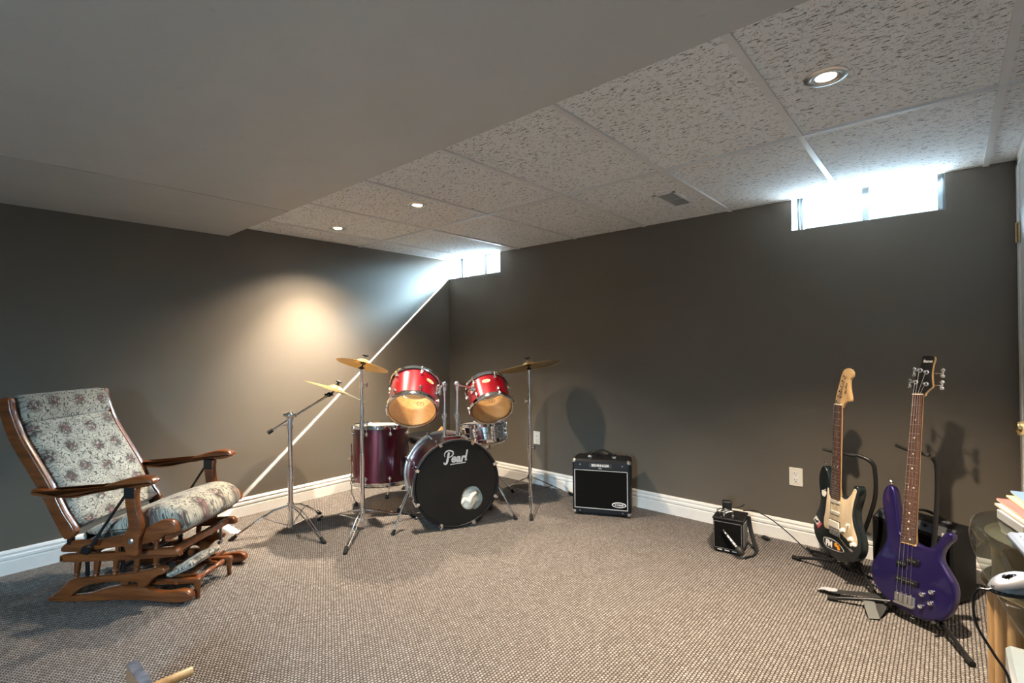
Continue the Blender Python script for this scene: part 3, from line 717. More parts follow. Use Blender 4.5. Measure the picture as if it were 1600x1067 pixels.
def topper(root, c, nrm, arm_from):
    c = V(c); n = V(nrm).normalized()
    obj('tilter', MB().cyl(V(arm_from), c-n*.01, .0055, n=10).cyl(c-n*.012, c+n*.06, .0035, n=8).sphere(V(arm_from), .013).cyl(V(arm_from)+V((-.016,-.010,0)), V(arm_from)+V((.016,.010,0)), .006, n=10), BLACKM, root)
    obj('felt_washer', MB().cyl(c-n*.006, c+n*.006, .016, n=16).cyl(c+n*.029, c+n*.041, .014, n=16), FELT, root)
    obj('wing_nut', MB().cyl(c+n*.041, c+n*.058, .008, n=10).box((-.020,-.003,.050), (.020,.003,.062), .002, frame(c, n.orthogonal().normalized(), n.cross(n.orthogonal().normalized()), n)), BLACKP, root)
r3 = V((.752,.659,0)); fw = V((-.659,.752,0))
def nrm_(tx, ty): return (r3*tx+fw*ty+V((0,0,1))).normalized()
def lock(p, side=(1,0,0), r=.017):
    p = V(p); sd = V(side).normalized()
    return MB().cyl(p-V((0,0,.018)), p+V((0,0,.014)), r, n=16).cyl(p, p+sd*.034, .007, n=10).cyl(p+sd*.034+V((0,0,-.014)), p+sd*.034+V((0,0,.014)), .0055, n=8)

# crash
cc = V((.905,-1.58,0)); cn = nrm_(.22,.27); cp = V((.912,-1.571,1.098))
st = thing('cymbal_stand', 'straight chrome cymbal stand in front of the maroon floor tom', 'cymbal stand', cc)
obj('pole', MB().cyl(cc+V((0,0,.04)), cc+V((0,0,.50)), .0155).cyl(cc+V((0,0,.49)), cc+V((0,0,.81)), .0125).cyl(cc+V((0,0,.80)), cc+V((0,0,1.065)), .0095), CHROME, st)
obj('height_lock', lock(cc+V((0,0,.70)), r3*1), CHROME, st); obj('height_lock', lock(cc+V((0,0,.955)), r3*1, .014), CHROME, st)
tripod(st, cc, [(1.1786,-1.8684),(.5188,-1.6855),(.9825,-1.2176)], .125, .06, .55, .012)
topper(st, cp, cn, cc+V((0,0,1.068)))
cymbal('bronze crash cymbal on the tall straight stand, above the floor tom', cp, cn, .172)
# boom
bc = V((.585,-1.913,0)); bn = nrm_(.36,.22); bp = V((.672,-1.637,.918)); top = bc+V((0,0,.765))
st = thing('cymbal_stand', 'chrome boom cymbal stand beside the rocking chair', 'cymbal stand', bc)
obj('pole', MB().cyl(bc+V((0,0,.03)), bc+V((0,0,.42)), .0165).cyl(bc+V((0,0,.40)), bc+V((0,0,.72)), .0135), CHROME, st)
arm0 = V((.555,-2.032,.668)); arm1 = V((.655,-1.676,.885))
dirm = (arm1-arm0).normalized(); tq = top+(arm0-top).dot(dirm)*dirm*0
obj('boom_clamp', MB().cyl(bc+V((0,0,.68)), bc+V((0,0,.745)), .021, n=16).sphere(bc+V((0,0,.765)), .027).cyl(bc+V((0,0,.765))-r3*.04, bc+V((0,0,.765))+r3*.04, .014, n=14).tube([bc+V((0,0,.70)), bc+V((0,0,.70))-r3*.045], .006), CHROME, st)
obj('boom_arm', MB().tube([arm0, arm1], .0085, 12), CHROME, st)
obj('counterweight', MB().cyl(arm0-dirm*.012, arm0+dirm*.022, .013, n=14), RUBBER, st)
obj('boom_joint', MB().sphere(arm1, .017).cyl(arm1-r3*.028, arm1+r3*.028, .008, n=10), BLACKM, st)
tripod(st, bc, [(.9344,-1.8647),(.3993,-1.6134),(.4384,-2.2261)], .175, .045, .5, .03)
topper(st, bp, bn, arm1)
cymbal('bronze cymbal tilted on the boom arm, lower one of the two on the left', bp, bn, .212)
# ride
rc = V((1.432,-.466,0)); rn = nrm_(-.18,.15); rp = V((1.430,-.468,1.055))
st = thing('cymbal_stand', 'straight chrome cymbal stand right of the bass drum', 'cymbal stand', rc)
obj('pole', MB().cyl(rc+V((0,0,.06)), rc+V((0,0,.44)), .013).cyl(rc+V((0,0,.43)), rc+V((0,0,.78)), .0105).cyl(rc+V((0,0,.77)), rc+V((0,0,1.03)), .008), CHROME, st)
obj('height_lock', lock(rc+V((0,0,.43)), r3*1, .015), CHROME, st); obj('height_lock', lock(rc+V((0,0,.785)), r3*-1, .014), CHROME, st)
tripod(st, rc, [(1.6608,-.7389),(1.5536,-.0889),(1.07,-.58)], .20, .09, .5, .01, .008)
topper(st, rp, rn, rc+V((0,0,1.03)))
cymbal('large bronze ride cymbal on the right stand, seen nearly edge on', rp, rn, .246)

# ------------------------------------------------------------------ glider rocking chair
ca = R(38); cd = V((cos(ca), sin(ca), 0)); cnn = V((-sin(ca), cos(ca), 0)); CO = V((.576,-3.072,0)); VC = .225
CH = thing('rocking_chair', 'oak glider rocking chair with floral tapestry cushions and a pull-out footrest', 'chair', mat=frame(CO, cd, cnn, V((0,0,1))))
def side(out, y, th, bev=.006, k=4, closed_spline=True):
    """outline in the chair's side view (x forward, z up), a board of thickness th centred on y"""
    o = spline([(p[0], p[1], 0) for p in out], k) if closed_spline else out
    o = ccw([(p[0], p[1]) for p in o])
    return MB().prism(o, -th/2, th/2, frame(V((0,y,0)), V((1,0,0)), V((0,0,1)), V((0,-1,0))), bev)
line = [(-.188,.975),(-.172,.915),(-.145,.84),(-.113,.772),(-.044,.664),(.03,.545),(.092,.427),(.149,.336)]
def off(pts, d):
    out = []
    for i, p in enumerate(pts):
        a, c = V(pts[max(i-1, 0)]), V(pts[min(i+1, len(pts)-1)]); t_ = (c-a).normalized(); out.append((p[0]-t_.y*d, p[1]+t_.x*d))
    return out
hw_ = .26
POST = off(line, .030)+off(line, -.036)[::-1]
# back cushion: headrest roll and main panel
hl = spline([(p[0], p[1], 0) for p in line], 4, False); hl = [(p.x, p.y) for p in hl]
hs, ms = hl[:9], hl[8:-1]
b = MB()
hd = off(hs, .055); hd = [(-.186,.990)]+[(x+(.012 if 1 < i < len(hd)-2 else (-.010 if i == len(hd)-1 else 0)), z) for i, (x, z) in enumerate(hd)]
obj('headrest_cushion', side(hd+off(hs, -.012)[::-1], VC, 2*.236, .03, 2), FAB, CH)
mn = off(ms, .052); mn = [(x-(.012 if i == 0 else 0), z) for i, (x, z) in enumerate(mn)]
obj('back_cushion', side(mn+off(ms, -.012)[::-1], VC, 2*.238, .035, 2), FAB, CH)
obj('back_panel', side(off(hl[1:-2], -.012)+off(hl[1:-2], -.024)[::-1], VC, .48, .002, 1), FAB, CH)
seat = [(.150,.318),(.20,.352),(.30,.392),(.42,.433),(.52,.462),(.59,.462),(.645,.440),(.676,.40),(.678,.362),(.65,.335),(.55,.322),(.42,.305),(.30,.288),(.20,.285)]
obj('seat_cushion', side(seat, VC, .47, .045, 3), FABS, CH)
for s in (-1, 1):
    y = VC+s*hw_
    po = obj('back_post', side(POST, y, .034, .009), OAK, CH)
    arm = [(-.005,.553),(.011,.563),(.096,.549),(.197,.544),(.32,.570),(.421,.603),(.51,.622),(.565,.618),(.590,.600),(.582,.586),(.545,.575),(.509,.570),(.45,.572),(.421,.566),(.40,.560),(.32,.547),(.197,.521),(.095,.523),(.011,.528),(-.008,.538)]
    obj('armrest', side(arm, VC+s*.288, .060, .013, 3), OAK, CH)
    ap = [(.435,.56),(.487,.565),(.485,.53),(.490,.466),(.506,.413),(.508,.36),(.494,.32),(.492,.254),(.465,.245),(.438,.26),(.418,.31),(.422,.345),(.444,.385),(.438,.444),(.43,.50)]
    pst = obj('arm_post', side(ap, VC+s*.274, .032, .008, 3), OAK, CH)
    obj('bracket', MB().box((.428,VC+s*.274-.02,.515), (.478,VC+s*.274+.02,.572), .004), BLACKM, pst, label='black metal bracket')
    obj('pivot_bolt', MB().lathe([(0,-.003),(.013,-.003),(.013,.003),(.007,.006),(0,.006)], (.462,VC+s*.290,.318), (0,s,0), 18), STEEL, pst)
    sr = [(.085,.262),(.099,.283),(.139,.302),(.287,.313),(.40,.339),(.502,.366),(.569,.401),(.62,.408),(.648,.395),(.660,.370),(.655,.348),(.60,.335),(.569,.312),(.501,.294),(.411,.281),(.31,.270),(.20,.255),(.10,.250)]
    obj('seat_side_rail', side(sr, VC+s*.246, .030, .007, 3), OAK, CH)
    mr = [(.062,.206),(.075,.224),(.369,.242),(.60,.262),(.642,.255),(.648,.235),(.625,.222),(.381,.203),(.075,.187)]
    obj('glider_rail', side(mr, VC+s*.215, .030, .007, 3), OAK, CH)
    lb = [(.0,.012),(.045,.055),(.081,.088),(.115,.108),(.266,.126),(.426,.144),(.529,.168),(.565,.172),(.580,.158),(.568,.140),(.535,.128),(.505,.105),(.485,.082),(.445,.078),(.428,.100),(.277,.096),(.185,.078),(.120,.040),(.092,.012)]
    obj('base_arch', side(lb, VC+s*.215, .034, .007, 3), OAK, CH)
    rn_ = [(-.018,.004),(-.005,.022),(.04,.030),(.11,.028),(.196,.040),(.277,.066),(.37,.080),(.46,.080),(.52,.060),(.58,.055),(.653,.066),(.692,.060),(.708,.040),(.700,.020),(.66,.008),(.60,.006),(.471,.014),(.288,.010),(.173,.003),(.05,.000)]
    rnr = obj('runner', side(rn_, VC+s*.215, .036, .008, 3), OAK, CH)
    obj('runner_pad', MB().box((.03,VC+s*.215-.014,0), (.13,VC+s*.215+.014,.004)).box((.60,VC+s*.215-.014,0), (.66,VC+s*.215+.014,.009)), BLACKP, rnr)
    for x, z0, z1 in ((.118,.105,.262), (.218,.118,.268), (.315,.128,.28), (.42,.14,.262), (.520,.162,.306)):
        L = z1-z0
        obj('spindle', MB().lathe([(0,0),(.011,0),(.0125,.05*L),(.010,.09*L),(.015,.14*L),(.010,.2*L),(.0125,.24*L),(.0145,.45*L),(.0125,.62*L),(.009,.78*L),(.011,.9*L),(.011,L),(0,L)], (x+.004,VC+s*.215,z0), (.10 if x < .5 else .02,0,1), 16), OAKZ, CH)
    rod0 = V((.25,VC+s*.285,.275)); rod1 = V((.437,VC+s*.276,.545))
    rd = obj('recline_rod', MB().tube([rod0+V((.012,0,.018)), rod1], .0065, 8).tube([rod0+V((.03,s*.012,.02)), rod0+V((.072,s*.01,.085))], .004, 8), BLACKM, CH)
    if s < 0: obj('recline_knob', MB().lathe([(0,-.006),(.018,-.006),(.022,0),(.022,.014),(.018,.02),(0,.021)], (.237,VC+s*.272,.272), (0,s,0), 20), BLACKP, rd)
    for x in (.15,.33): obj('swing_arm', MB().box((x,VC+s*.195-.003,.10), (x+.018,VC+s*.195+.003,.27)), BLACKM, CH)
    obj('hinge_bracket', MB().box((.118,VC+s*.25-.012,.285), (.142,VC+s*.25+.012,.345), .003), BLACKM, CH)
# cross members
for x, z, hx_, hz_ in ((.12,.205,.012,.018), (.60,.240,.013,.017), (.36,.09,.02,.012)):
    obj('cross_rail', MB().box((x-hx_,VC-.215,z-hz_), (x+hx_,VC+.215,z+hz_), .004), OAK, CH)
for x, z in ((.19,.275), (.60,.322)): obj('seat_cross_rail', MB().box((x-.015,VC-.24,z-.016), (x+.015,VC+.24,z+.012), .004), OAK, CH)
obj('steel_cross_bar', MB().box((.25,VC-.20,.115), (.275,VC+.20,.125)).box((.42,VC-.20,.125), (.445,VC+.20,.135)), BLACKM, CH)
obj('swing_lever', MB().box((.585,VC+.16,.14), (.598,VC+.166,.25)).cyl((.59,VC+.15,.14), (.59,VC+.18,.14), .009), STEEL, CH)
# pull-out footrest
for y in (.055, .30):
    fo = [(.46,.085),(.55,.088),(.66,.098),(.705,.100),(.712,.088),(.700,.078),(.60,.070),(.50,.066),(.46,.070)]
    a_ = obj('footrest_arm', side(fo, y, .028, .006, 3), OAK, CH)
    obj('footrest_leg', MB().lathe([(0,0),(.009,0),(.012,.006),(.010,.02),(.014,.06),(.016,.085),(0,.088)], (.697,y,0), (-.02,0,1), 14), OAKZ, a_)
yb = [(.055+.245*i/24) for i in range(25)]
obj('footrest_bar', MB().tube([(.672,y,.078) for y in yb], [.011+.004*abs(sin(i*pi/8))-.003*(i % 8 == 0) for i in range(25)], 12), OAKZ, CH)
obj('footrest_bar', MB().tube([(.60,.04,.078), (.60,.40,.082)], .009, 12), OAKZ, CH)
obj('footrest_pad', MB().box((-.075,-.115,-.018), (.075,.115,.018), .014, M.Translation((.590,.178,.128)) @ M.Rotation(R(-24),4,'Y')), FABS, CH)
ft = obj('footrest_frame', MB().box((.44,.10,.078), (.66,.115,.094), .003).box((.44,.245,.078), (.66,.26,.094), .003), OAK, CH)
obj('caster', MB().cyl((.665,VC+.200,.014), (.665,VC+.230,.014), .014, n=18).box((.655,VC+.205,.012), (.675,VC+.225,.03)), BLACKP, CH)

# ------------------------------------------------------------------ guitars
def guitar_mat(o, yaw, lean, roll):
    nh = V((sin(yaw), -cos(yaw), 0)); ah = V((cos(yaw), sin(yaw), 0)); z = V((0,0,1))
    b_ = z*cos(lean)-nh*sin(lean); n_ = nh*cos(lean)+z*sin(lean)
    a_ = ah*cos(roll)+b_*sin(roll); b2 = b_*cos(roll)-ah*sin(roll)
    return frame(V(o), a_, b2, n_)
def pl(pts, k=5): return ccw([(p.x, p.y) for p in spline([(x, y, 0) for x, y in pts], k)])
def rbox(x0, y0, x1, y1, z0, z1, b=.002, rot=0):
    cx, cy = (x0+x1)/2, (y0+y1)/2
    return MB().box((x0-cx,y0-cy,z0), (x1-cx,y1-cy,z1), b, M.Translation((cx,cy,0)) @ M.Rotation(R(rot),4,'Z'))
def neck(G, scale, y_end, w0, w1, nfr, neckmat, top_edge, ds):
    z0, z1 = .003, .012
    def wy(y): return (w0+(w1-w0)*(scale-y)/(scale-y_end))/2
    fb = [(-wy(y_end),y_end),(wy(y_end),y_end),(wy(scale),scale),(-wy(scale),scale)]
    n = 14; vs = []; fs = []
    for y in (y_end-.015, y_end+.06, scale-.02, scale+.012):
        for i in range(n+1):
            a = pi*i/n; q = wy(min(max(y, y_end), scale)); vs.append((-q*cos(a), y, z0-.016*sin(a) if y > y_end+.05 else z0-.018*min(1, 3*sin(a))))
    for k in range(3):
        for i in range(n): a = k*(n+1)+i; fs.append((a, a+n+1, a+n+2, a+1))
        fs.append((k*(n+1), k*(n+1)+n, (k+1)*(n+1)+n, (k+1)*(n+1)))
    fs += [tuple(range(n+1)), tuple(3*(n+1)+i for i in range(n+1))[::-1]]
    nk = obj('neck', MB().add(vs, fs), neckmat, G)
    fbo = obj('fretboard', MB().prism(fb, z0, z1, None, .001, 2), ROSE, G)
    for k in range(1, nfr+1):
        y = scale*2**(-k/12)
        if y < y_end+.002: break
        obj('fret', MB().box((-wy(y)+.0005,y-.0011,z1-.0005), (wy(y)-.0005,y+.0011,z1+.0011)), STEEL, fbo)
    dots = MB()
    for k in (3,5,7,9,12,15,17,19,21,24):
        y = scale*(2**(-k/12)+2**(-(k-1)/12))/2
        if y < y_end+.004: break
        for x in ((-.011,.011) if k in (12,24) else (0,)): dots.lathe([(.0032,z1-.001),(.0032,z1+.0004),(0,z1+.0004)], (x,y,0), (0,0,1), 12)
    obj('inlay_dots', dots, BONE, fbo)
    obj('nut', MB().box((-w0/2,scale,z0), (w0/2,scale+.005,z1+.003), .0008), BONE if neckmat else BONE, nk)
    return nk
# six-string electric
GS = thing('electric_guitar', 'black electric guitar with cream pickguard and stickers, standing at the wall outlet side', 'guitar', mat=guitar_mat((3.398,-.409,.241), -.764, .044, -.001))
SB = [(-.107,.312),(-.128,.285),(-.137,.235),(-.128,.175),(-.121,.135),(-.132,.085),(-.158,.030),(-.169,-.015),(-.158,-.065),(-.122,-.106),(-.06,-.130),(.01,-.136),(.075,-.126),(.125,-.095),(.154,-.050),(.158,0),(.138,.055),(.116,.105),(.116,.150),(.132,.205),(.137,.245),(.126,.268),(.108,.262),(.092,.228),(.070,.196),(.048,.184),(.030,.19),(-.028,.198),(-.046,.222),(-.062,.262),(-.082,.302)]
body = obj('body', MB().prism(pl(SB), -.045, 0, None, .007, 4), GUITAR, GS)
PG = [(-.066,.205),(-.055,.200),(-.045,.165),(.020,.172),(.030,.190),(.050,.182),(.075,.194),(.097,.222),(.112,.250),(.124,.252),(.128,.238),(.112,.180),(.104,.125),(.112,.075),(.136,.025),(.141,-.005),(.130,-.027),(.105,-.020),(.055,-.002),(.016,.010),(-.059,-.004),(-.081,.0),(-.087,.031),(-.077,.085),(-.070,.150)]
obj('pickguard', MB().prism(pl(PG, 3), .0, .0022, None, .0008, 2), CREAMP, GS)
for y, x0, x1, r_ in ((.153,-.044,.026,6), (.097,-.044,.026,6)):
    pu = obj('pickup', rbox(x0,y-.009,x1,y+.009,.001,.007,.004,r_*.6), BONE, GS)
    b = MB()
    for i in range(6): b.lathe([(.0024,.006),(.0024,.0078),(0,.0078)], (-.028+.0105*i,y-.001+.0011*i*.6,0), (0,0,1), 10)
    obj('pole_pieces', b, STEEL, pu)
pu = obj('pickup', rbox(-.046,.018,.026,.054,.001,.008,.003,2), BONE, GS); b = MB()
for i in range(6):
    for y in (.027,.045): b.lathe([(.0024,.007),(.0024,.0088),(0,.0088)], (-.036+.0105*i,y,0), (0,0,1), 10)
obj('pole_pieces', b, STEEL, pu); obj('pickup_ring', rbox(-.050,.014,.030,.058,.0006,.003,.002,2), BLACKP, pu)
b = rbox(-.040,-.018,.032,.014,.001,.007,.002)
for i in range(6): b.box((-.034+.0112*i,-.012,.006), (-.026+.0112*i,.010,.012), .001)
br = obj('bridge', b, STEEL, GS)
obj('tremolo_arm', MB().tube([(.028,-.004,.008),(.040,-.008,.020),(.10,-.030,.030),(.146,-.040,.030)], .003, 8).cyl((.128,-.035,.030), (.150,-.041,.030), .005), CHROME, br)
for x, y in ((.052,.028), (.105,.004), (.122,-.016)): obj('control_knob', MB().lathe([(0,.002),(.0125,.002),(.0115,.008),(.0085,.011),(.0080,.020),(0,.0205)], (x,y,0), (0,0,1), 20), BONE, GS)
obj('pickup_switch', MB().tube([(.083,.062,.002),(.090,.068,.018)], [.003,.004], 8).box((.070,.052,.002), (.094,.072,.003), 0, None), BONE, GS)
b = MB()
for x, y in ((-.060,.196),(-.083,.03),(-.062,.003),(.128,-.020),(.137,.01),(.104,.12),(.117,.245),(.055,.186),(.02,.176),(-.04,.17)): b.lathe([(.0032,.002),(.0022,.0032),(0,.0034)], (x,y,0), (0,0,1), 10)
obj('pickguard_screws', b, STEEL, GS)
for p, a in (((-.112,.318,-.022), (-.3,1,0)), ((.0,-.135,-.022), (0,-1,0))): obj('strap_button', MB().lathe([(.004,0),(.004,.007),(.009,.010),(.008,.014),(0,.015)], p, a, 14), CHROME, GS)
# stickers
ap_ = [(0,-.020),(.009,-.018),(.016,-.006),(.017,.006),(.010,.013),(.002,.011),(-.006,.013),(-.015,.008),(-.017,-.004),(-.012,-.016),(-.006,-.020)]
m = M.Translation((-.092,.174,.0003)) @ M.Rotation(R(-4),4,'Z')
ab = MB().prism(pl(ap_, 3), 0, .0006, m); ab.prism(pl([(.001,.015),(.004,.020),(.009,.023),(.008,.018),(.004,.015)], 3), 0, .0006, m)
obj('sticker', ab, WHITEP, GS, label='white fruit-shaped sticker')
m = M.Translation((-.140,.010,.0003)) @ M.Rotation(R(52),4,'Z')
k1 = obj('sticker', rbox(-.016,-.020,.016,.020,0,.0006,0).xf(m), WHITEP, GS, label='white square sticker with a black shape')
obj('print', MB().prism(pl([(-.011,.013),(-.011,-.006),(.004,-.014),(.012,-.006),(.001,.0),(-.002,.013)], 2), .0005, .001, m), STICK, k1)
k2 = obj('sticker', rbox(-.009,-.022,.009,.022,0,.0006,0).xf(M.Translation((-.120,-.006,.0003)) @ M.Rotation(R(-42),4,'Z')), REDP, GS, label='small dark red sticker')
b = MB()
for x in (-.013,-.007,-.001,.005,.010): b.box((x,-.003,0), (x+.004,.003,.0003), 0, M.Translation((-.120,-.006,.0008)) @ M.Rotation(R(50),4,'Z'))
obj('print', b, simple('pale_red_print', (.55,.30,.30), .5), k2)
fo = [(-.086,-.058),(-.06,-.050),(-.02,-.044),(.018,-.050),(.050,-.066),(.056,-.080),(.03,-.090),(-.02,-.098),(-.062,-.100),(-.085,-.082)]
fs_ = obj('sticker', MB().prism(pl(fo, 3), .0003, .0007), SILVERP, GS, label='dark sticker with white and orange lettering FM96')
ctr_ = V((-.015,-.073)); fi = [((x-ctr_.x)*.93+ctr_.x, (y-ctr_.y)*.86+ctr_.y) for x, y in fo]
obj('print_ground', MB().prism(pl(fi, 3), .0006, .001), STICK, fs_)
m = M.Translation((-.046,-.075,.0012)) @ M.Rotation(R(1),4,'Z')
obj('print', text_mb('FM', .040, m, .0002, 0, .95, .0022), WHITEP, fs_); obj('print', text_mb('96', .042, M.Translation((.010,-.071,.0012)) @ M.Rotation(R(5),4,'Z'), .0002, .15, .95, .0022), ORANGE, fs_)
nk = neck(GS, .648, .172, .042, .056, 22, MAPLE, 0, 0)
HS = [(-.020,.640),(-.021,.655),(-.024,.672),(-.016,.712),(.000,.762),(.013,.802),(.026,.826),(.050,.838),(.074,.832),(.087,.815),(.083,.796),(.070,.783),(.066,.762),(.071,.725),(.080,.690),(.076,.675),(.058,.672),(.040,.662),(.026,.645),(.021,.638)]
hd_ = obj('headstock', MB().prism(pl(HS, 4), -.010, .004, None, .0015, 2), MAPLE, GS)
for i in range(6):
    y = .668+.026*i; x = -.012+.0085*i
    b = MB().cyl((x+.014,y,.003), (x+.014,y,.018), .0045, n=10).cyl((x+.014,y,-.018), (x+.014,y,-.010), .008, n=12).cyl((x+.006,y,-.014), (x-.012,y+.003,-.014), .002, n=8)
    b.box((x-.024,y-.005,-.018), (x-.011,y+.009,-.010), .003)
    obj('tuning_peg', b, CHROME, hd_)
obj('headstock_logo', text_mb('Pacifica', .020, M.Translation((.046,.735,.0045)) @ M.Rotation(R(82),4,'Z'), .0002, .3), BLACKP, hd_)
obj('string_tree', MB().lathe([(.005,.004),(.004,.010),(0,.011)], (.012,.690,0), (0,0,1), 10), BLACKP, hd_)
for i in range(6):
    f = i-2.5
    obj('string', MB().tube([(f*.0105-.004,.0,.0125), (f*.007,.650,.0155), (-.012+.0085*i+.014,.668+.026*i,.012)], .00045+.0001*(5-i), 6), STEEL, GS)

# bass guitar
GB = thing('bass_guitar', 'glossy purple-blue four-string bass guitar on a black stand near the glass desk', 'guitar', mat=guitar_mat((3.689,-.658,.124), -.576, .233, .084))
BB = [(-.108,.440),(-.128,.418),(-.136,.375),(-.126,.310),(-.108,.245),(-.106,.190),(-.128,.135),(-.156,.085),(-.164,.040),(-.148,-.005),(-.110,-.045),(-.055,-.072),(.01,-.085),(.075,-.085),(.130,-.066),(.166,-.025),(.184,.040),(.178,.095),(.148,.140),(.126,.175),(.128,.210),(.146,.245),(.163,.268),(.160,.288),(.142,.290),(.122,.268),(.100,.228),(.070,.208),(.036,.212),(-.034,.232),(-.048,.270),(-.060,.330),(-.074,.400),(-.088,.432)]
bd = obj('body', MB().prism(pl(BB), -.040, 0, None, .012, 5), PURPLE, GB)
def jb(x0, x1, yc): return rbox(x0,yc-.011,x1,yc+.011,.0,.010,.003)
p1_ = obj('pickup', join(jb(-.046,-.004,.112), jb(-.006,.050,.134)), BLACKP, GB); p2_ = obj('pickup', jb(-.046,.050,.046), BLACKP, GB)
b1 = MB(); b2 = MB()
for i in range(4):
    for dx in (-.0045,.0045):
        x = -.0285+.019*i+dx
        b1.lathe([(.003,.009),(.003,.0112),(0,.0112)], (x,.113 if i < 2 else .135,0), (0,0,1), 10); b2.lathe([(.003,.009),(.003,.0112),(0,.0112)], (x,.046,0), (0,0,1), 10)
obj('pole_pieces', b1, STEEL, p1_); obj('pole_pieces', b2, STEEL, p2_)
b = rbox(-.041,-.056,.041,-.012,0,.005,.001)
for i in range(4): b.box((-.037+.019*i,-.046,.004), (-.021+.019*i,-.012,.016), .002).cyl((-.029+.019*i,-.012,.012), (-.029+.019*i,-.004,.012), .003)
b.box((-.041,-.058,0), (.041,-.050,.016), .001)
obj('bridge', b, STEEL, GB)
for x, y in ((.071,.014),(.106,.036),(.069,-.034),(.104,-.008)): obj('control_knob', MB().lathe([(0,0),(.0105,0),(.0105,.002),(.0095,.004),(.0095,.016),(.008,.018),(0,.0185)], (x,y,0), (0,0,1), 22), CHROME, GB)
for p, a in (((-.108,.444,-.020), (-.3,1,0)), ((.02,-.085,-.020), (0,-1,0))): obj('strap_button', MB().lathe([(.004,0),(.004,.007),(.010,.010),(.009,.015),(0,.016)], p, a, 14), CHROME, GB)
neck(GB, .864, .214, .042, .062, 24, MAPLE, 0, 0)
HB = [(-.021,.862),(-.025,.885),(-.031,.912),(-.020,.945),(-.006,.985),(.004,1.020),(.006,1.046),(.030,1.049),(.056,1.040),(.052,1.005),(.049,.965),(.053,.925),(.055,.905),(.040,.890),(.028,.875),(.021,.862)]
hs_ = pl(HB, 4)
hd_ = obj('headstock', MB().prism(hs_, -.012, .000, None, .001, 2), MAPLE, GB)
obj('headstock_face', MB().prism(hs_, .0, .003, None, .001, 2), BLACKP, hd_, label='glossy black headstock face')
for x, y, s in ((-.014,.925,-1), (.002,.980,-1), (.031,.915,1), (.030,.970,1)):
    b = MB().cyl((x,y,.002), (x,y,.018), .0065, n=14).cyl((x,y,.002), (x,y,.005), .010, n=16).sphere((x,y,.020), .0055, n=10).cyl((x,y,-.024), (x,y,-.012), .012, n=12)
    ex = .078 if s > 0 else x-.040
    b.tube([(x,y,-.017), (x+s*.012,y,-.017), (ex,y-s*.004,-.017)], .003, 8)
    b.tube([(ex,y-.016,-.017), (ex+s*.004,y,-.017), (ex,y+.014,-.017)], [.007,.004,.007], 10).sphere((ex+s*.004,y-.015,-.017), .009, (1,1,.45), 10).sphere((ex+s*.004,y+.013,-.017), .009, (1,1,.45), 10)
    obj('tuning_peg', b, CHROME, hd_)
obj('headstock_logo', text_mb('Ibanez', .017, M.Translation((.030,1.022,.0034)) @ M.Rotation(R(-4),4,'Z'), .0002, .2, .9, .0008), SILVERP, hd_)
TP = [(-.014,.925),(.002,.980),(.030,.970),(.031,.915)]
for i in range(4):
    f = i-1.5
    obj('string', MB().tube([(f*.019,-.02,.0165), (f*.0095,.866,.0165), (TP[i][0],TP[i][1],.013)], .0012-.0002*i, 8), STEEL, GB)

# stands
def gstand(label, hub, feet, post, yoke, pads, cr):
    hub = V(hub); t = thing('guitar_stand', label, 'guitar stand', (hub.x, hub.y, 0))
    for f in feet:
        f = V(f); d_ = (f-hub); d_.z = 0; d_.normalize()
        lg = obj('leg', MB().tube([hub, hub.lerp(f, .55)+V((0,0,.012)), f+V((0,0,.010))], .0085, 10), BLACKM, t)
        obj('end_cap', MB().cyl(f-d_*.04+V((0,0,.014)), f+V((0,0,.0115)), .0115, n=12), RUBBER, lg)
    obj('post', MB().tube(spline(post, 5, False), .0095, 12), BLACKM, t)
    yk = obj('neck_yoke', MB().tube(spline(yoke, 5, False), .0075, 10), RUBBER, t)
    for c0, c1, c2 in cr: obj('cradle_arm', MB().tube(spline([hub+V((0,0,.01)), c0, c1, c2], 4, False), .0075, 10), RUBBER, t)
    obj('hub', MB().cyl(hub-V((0,0,.03)), hub+V((0,0,.03)), .020, n=16).cyl(hub-r3*.03, hub+r3*.03, .010, n=12), BLACKP, t)
gm = GS.matrix_world
def gp(x, y, z): return gm @ V((x, y, z))
hub = gp(.03,-.10,-.085); hub.z = .085
gstand('black tubular stand holding the black electric guitar', hub, [(3.172,-.279,0),(3.213,-.109,0),(3.578,-.522,0)],
    [hub, gp(.055,.0,-.10), gp(.11,.20,-.11), gp(.118,.34,-.10), gp(.108,.385,-.085), gp(.07,.403,-.06), gp(.035,.404,-.035)],
    [gp(.06,.403,-.052), gp(.034,.402,-.026), gp(-.02,.402,-.024), gp(-.035,.404,.008), gp(-.066,.408,.034)], 0,
    [(gp(-.04,-.135,-.06), gp(-.06,-.150,-.02), gp(-.062,-.128,.012)), (gp(.09,-.138,-.06), gp(.085,-.146,-.02), gp(.088,-.122,.012))])
gm = GB.matrix_world
hub = gp(.03,-.02,-.085); hub.z = .07
gstand('black tubular stand holding the purple bass guitar', hub, [(3.399,-.673,0),(3.894,-.898,0),(3.40,-.235,0)],
    [hub, gp(.03,.10,-.10), gp(.035,.40,-.10), gp(.036,.555,-.085), gp(.034,.590,-.06)],
    [gp(-.075,.625,.020), gp(-.045,.612,-.02), gp(.0,.604,-.030), gp(.036,.600,-.028), gp(.055,.600,.010)], 0,
    [(gp(-.05,-.075,-.06), gp(-.07,-.090,-.02), gp(-.072,-.070,.014)), (gp(.12,-.085,-.05), gp(.118,-.098,-.02), gp(.122,-.076,.014))])

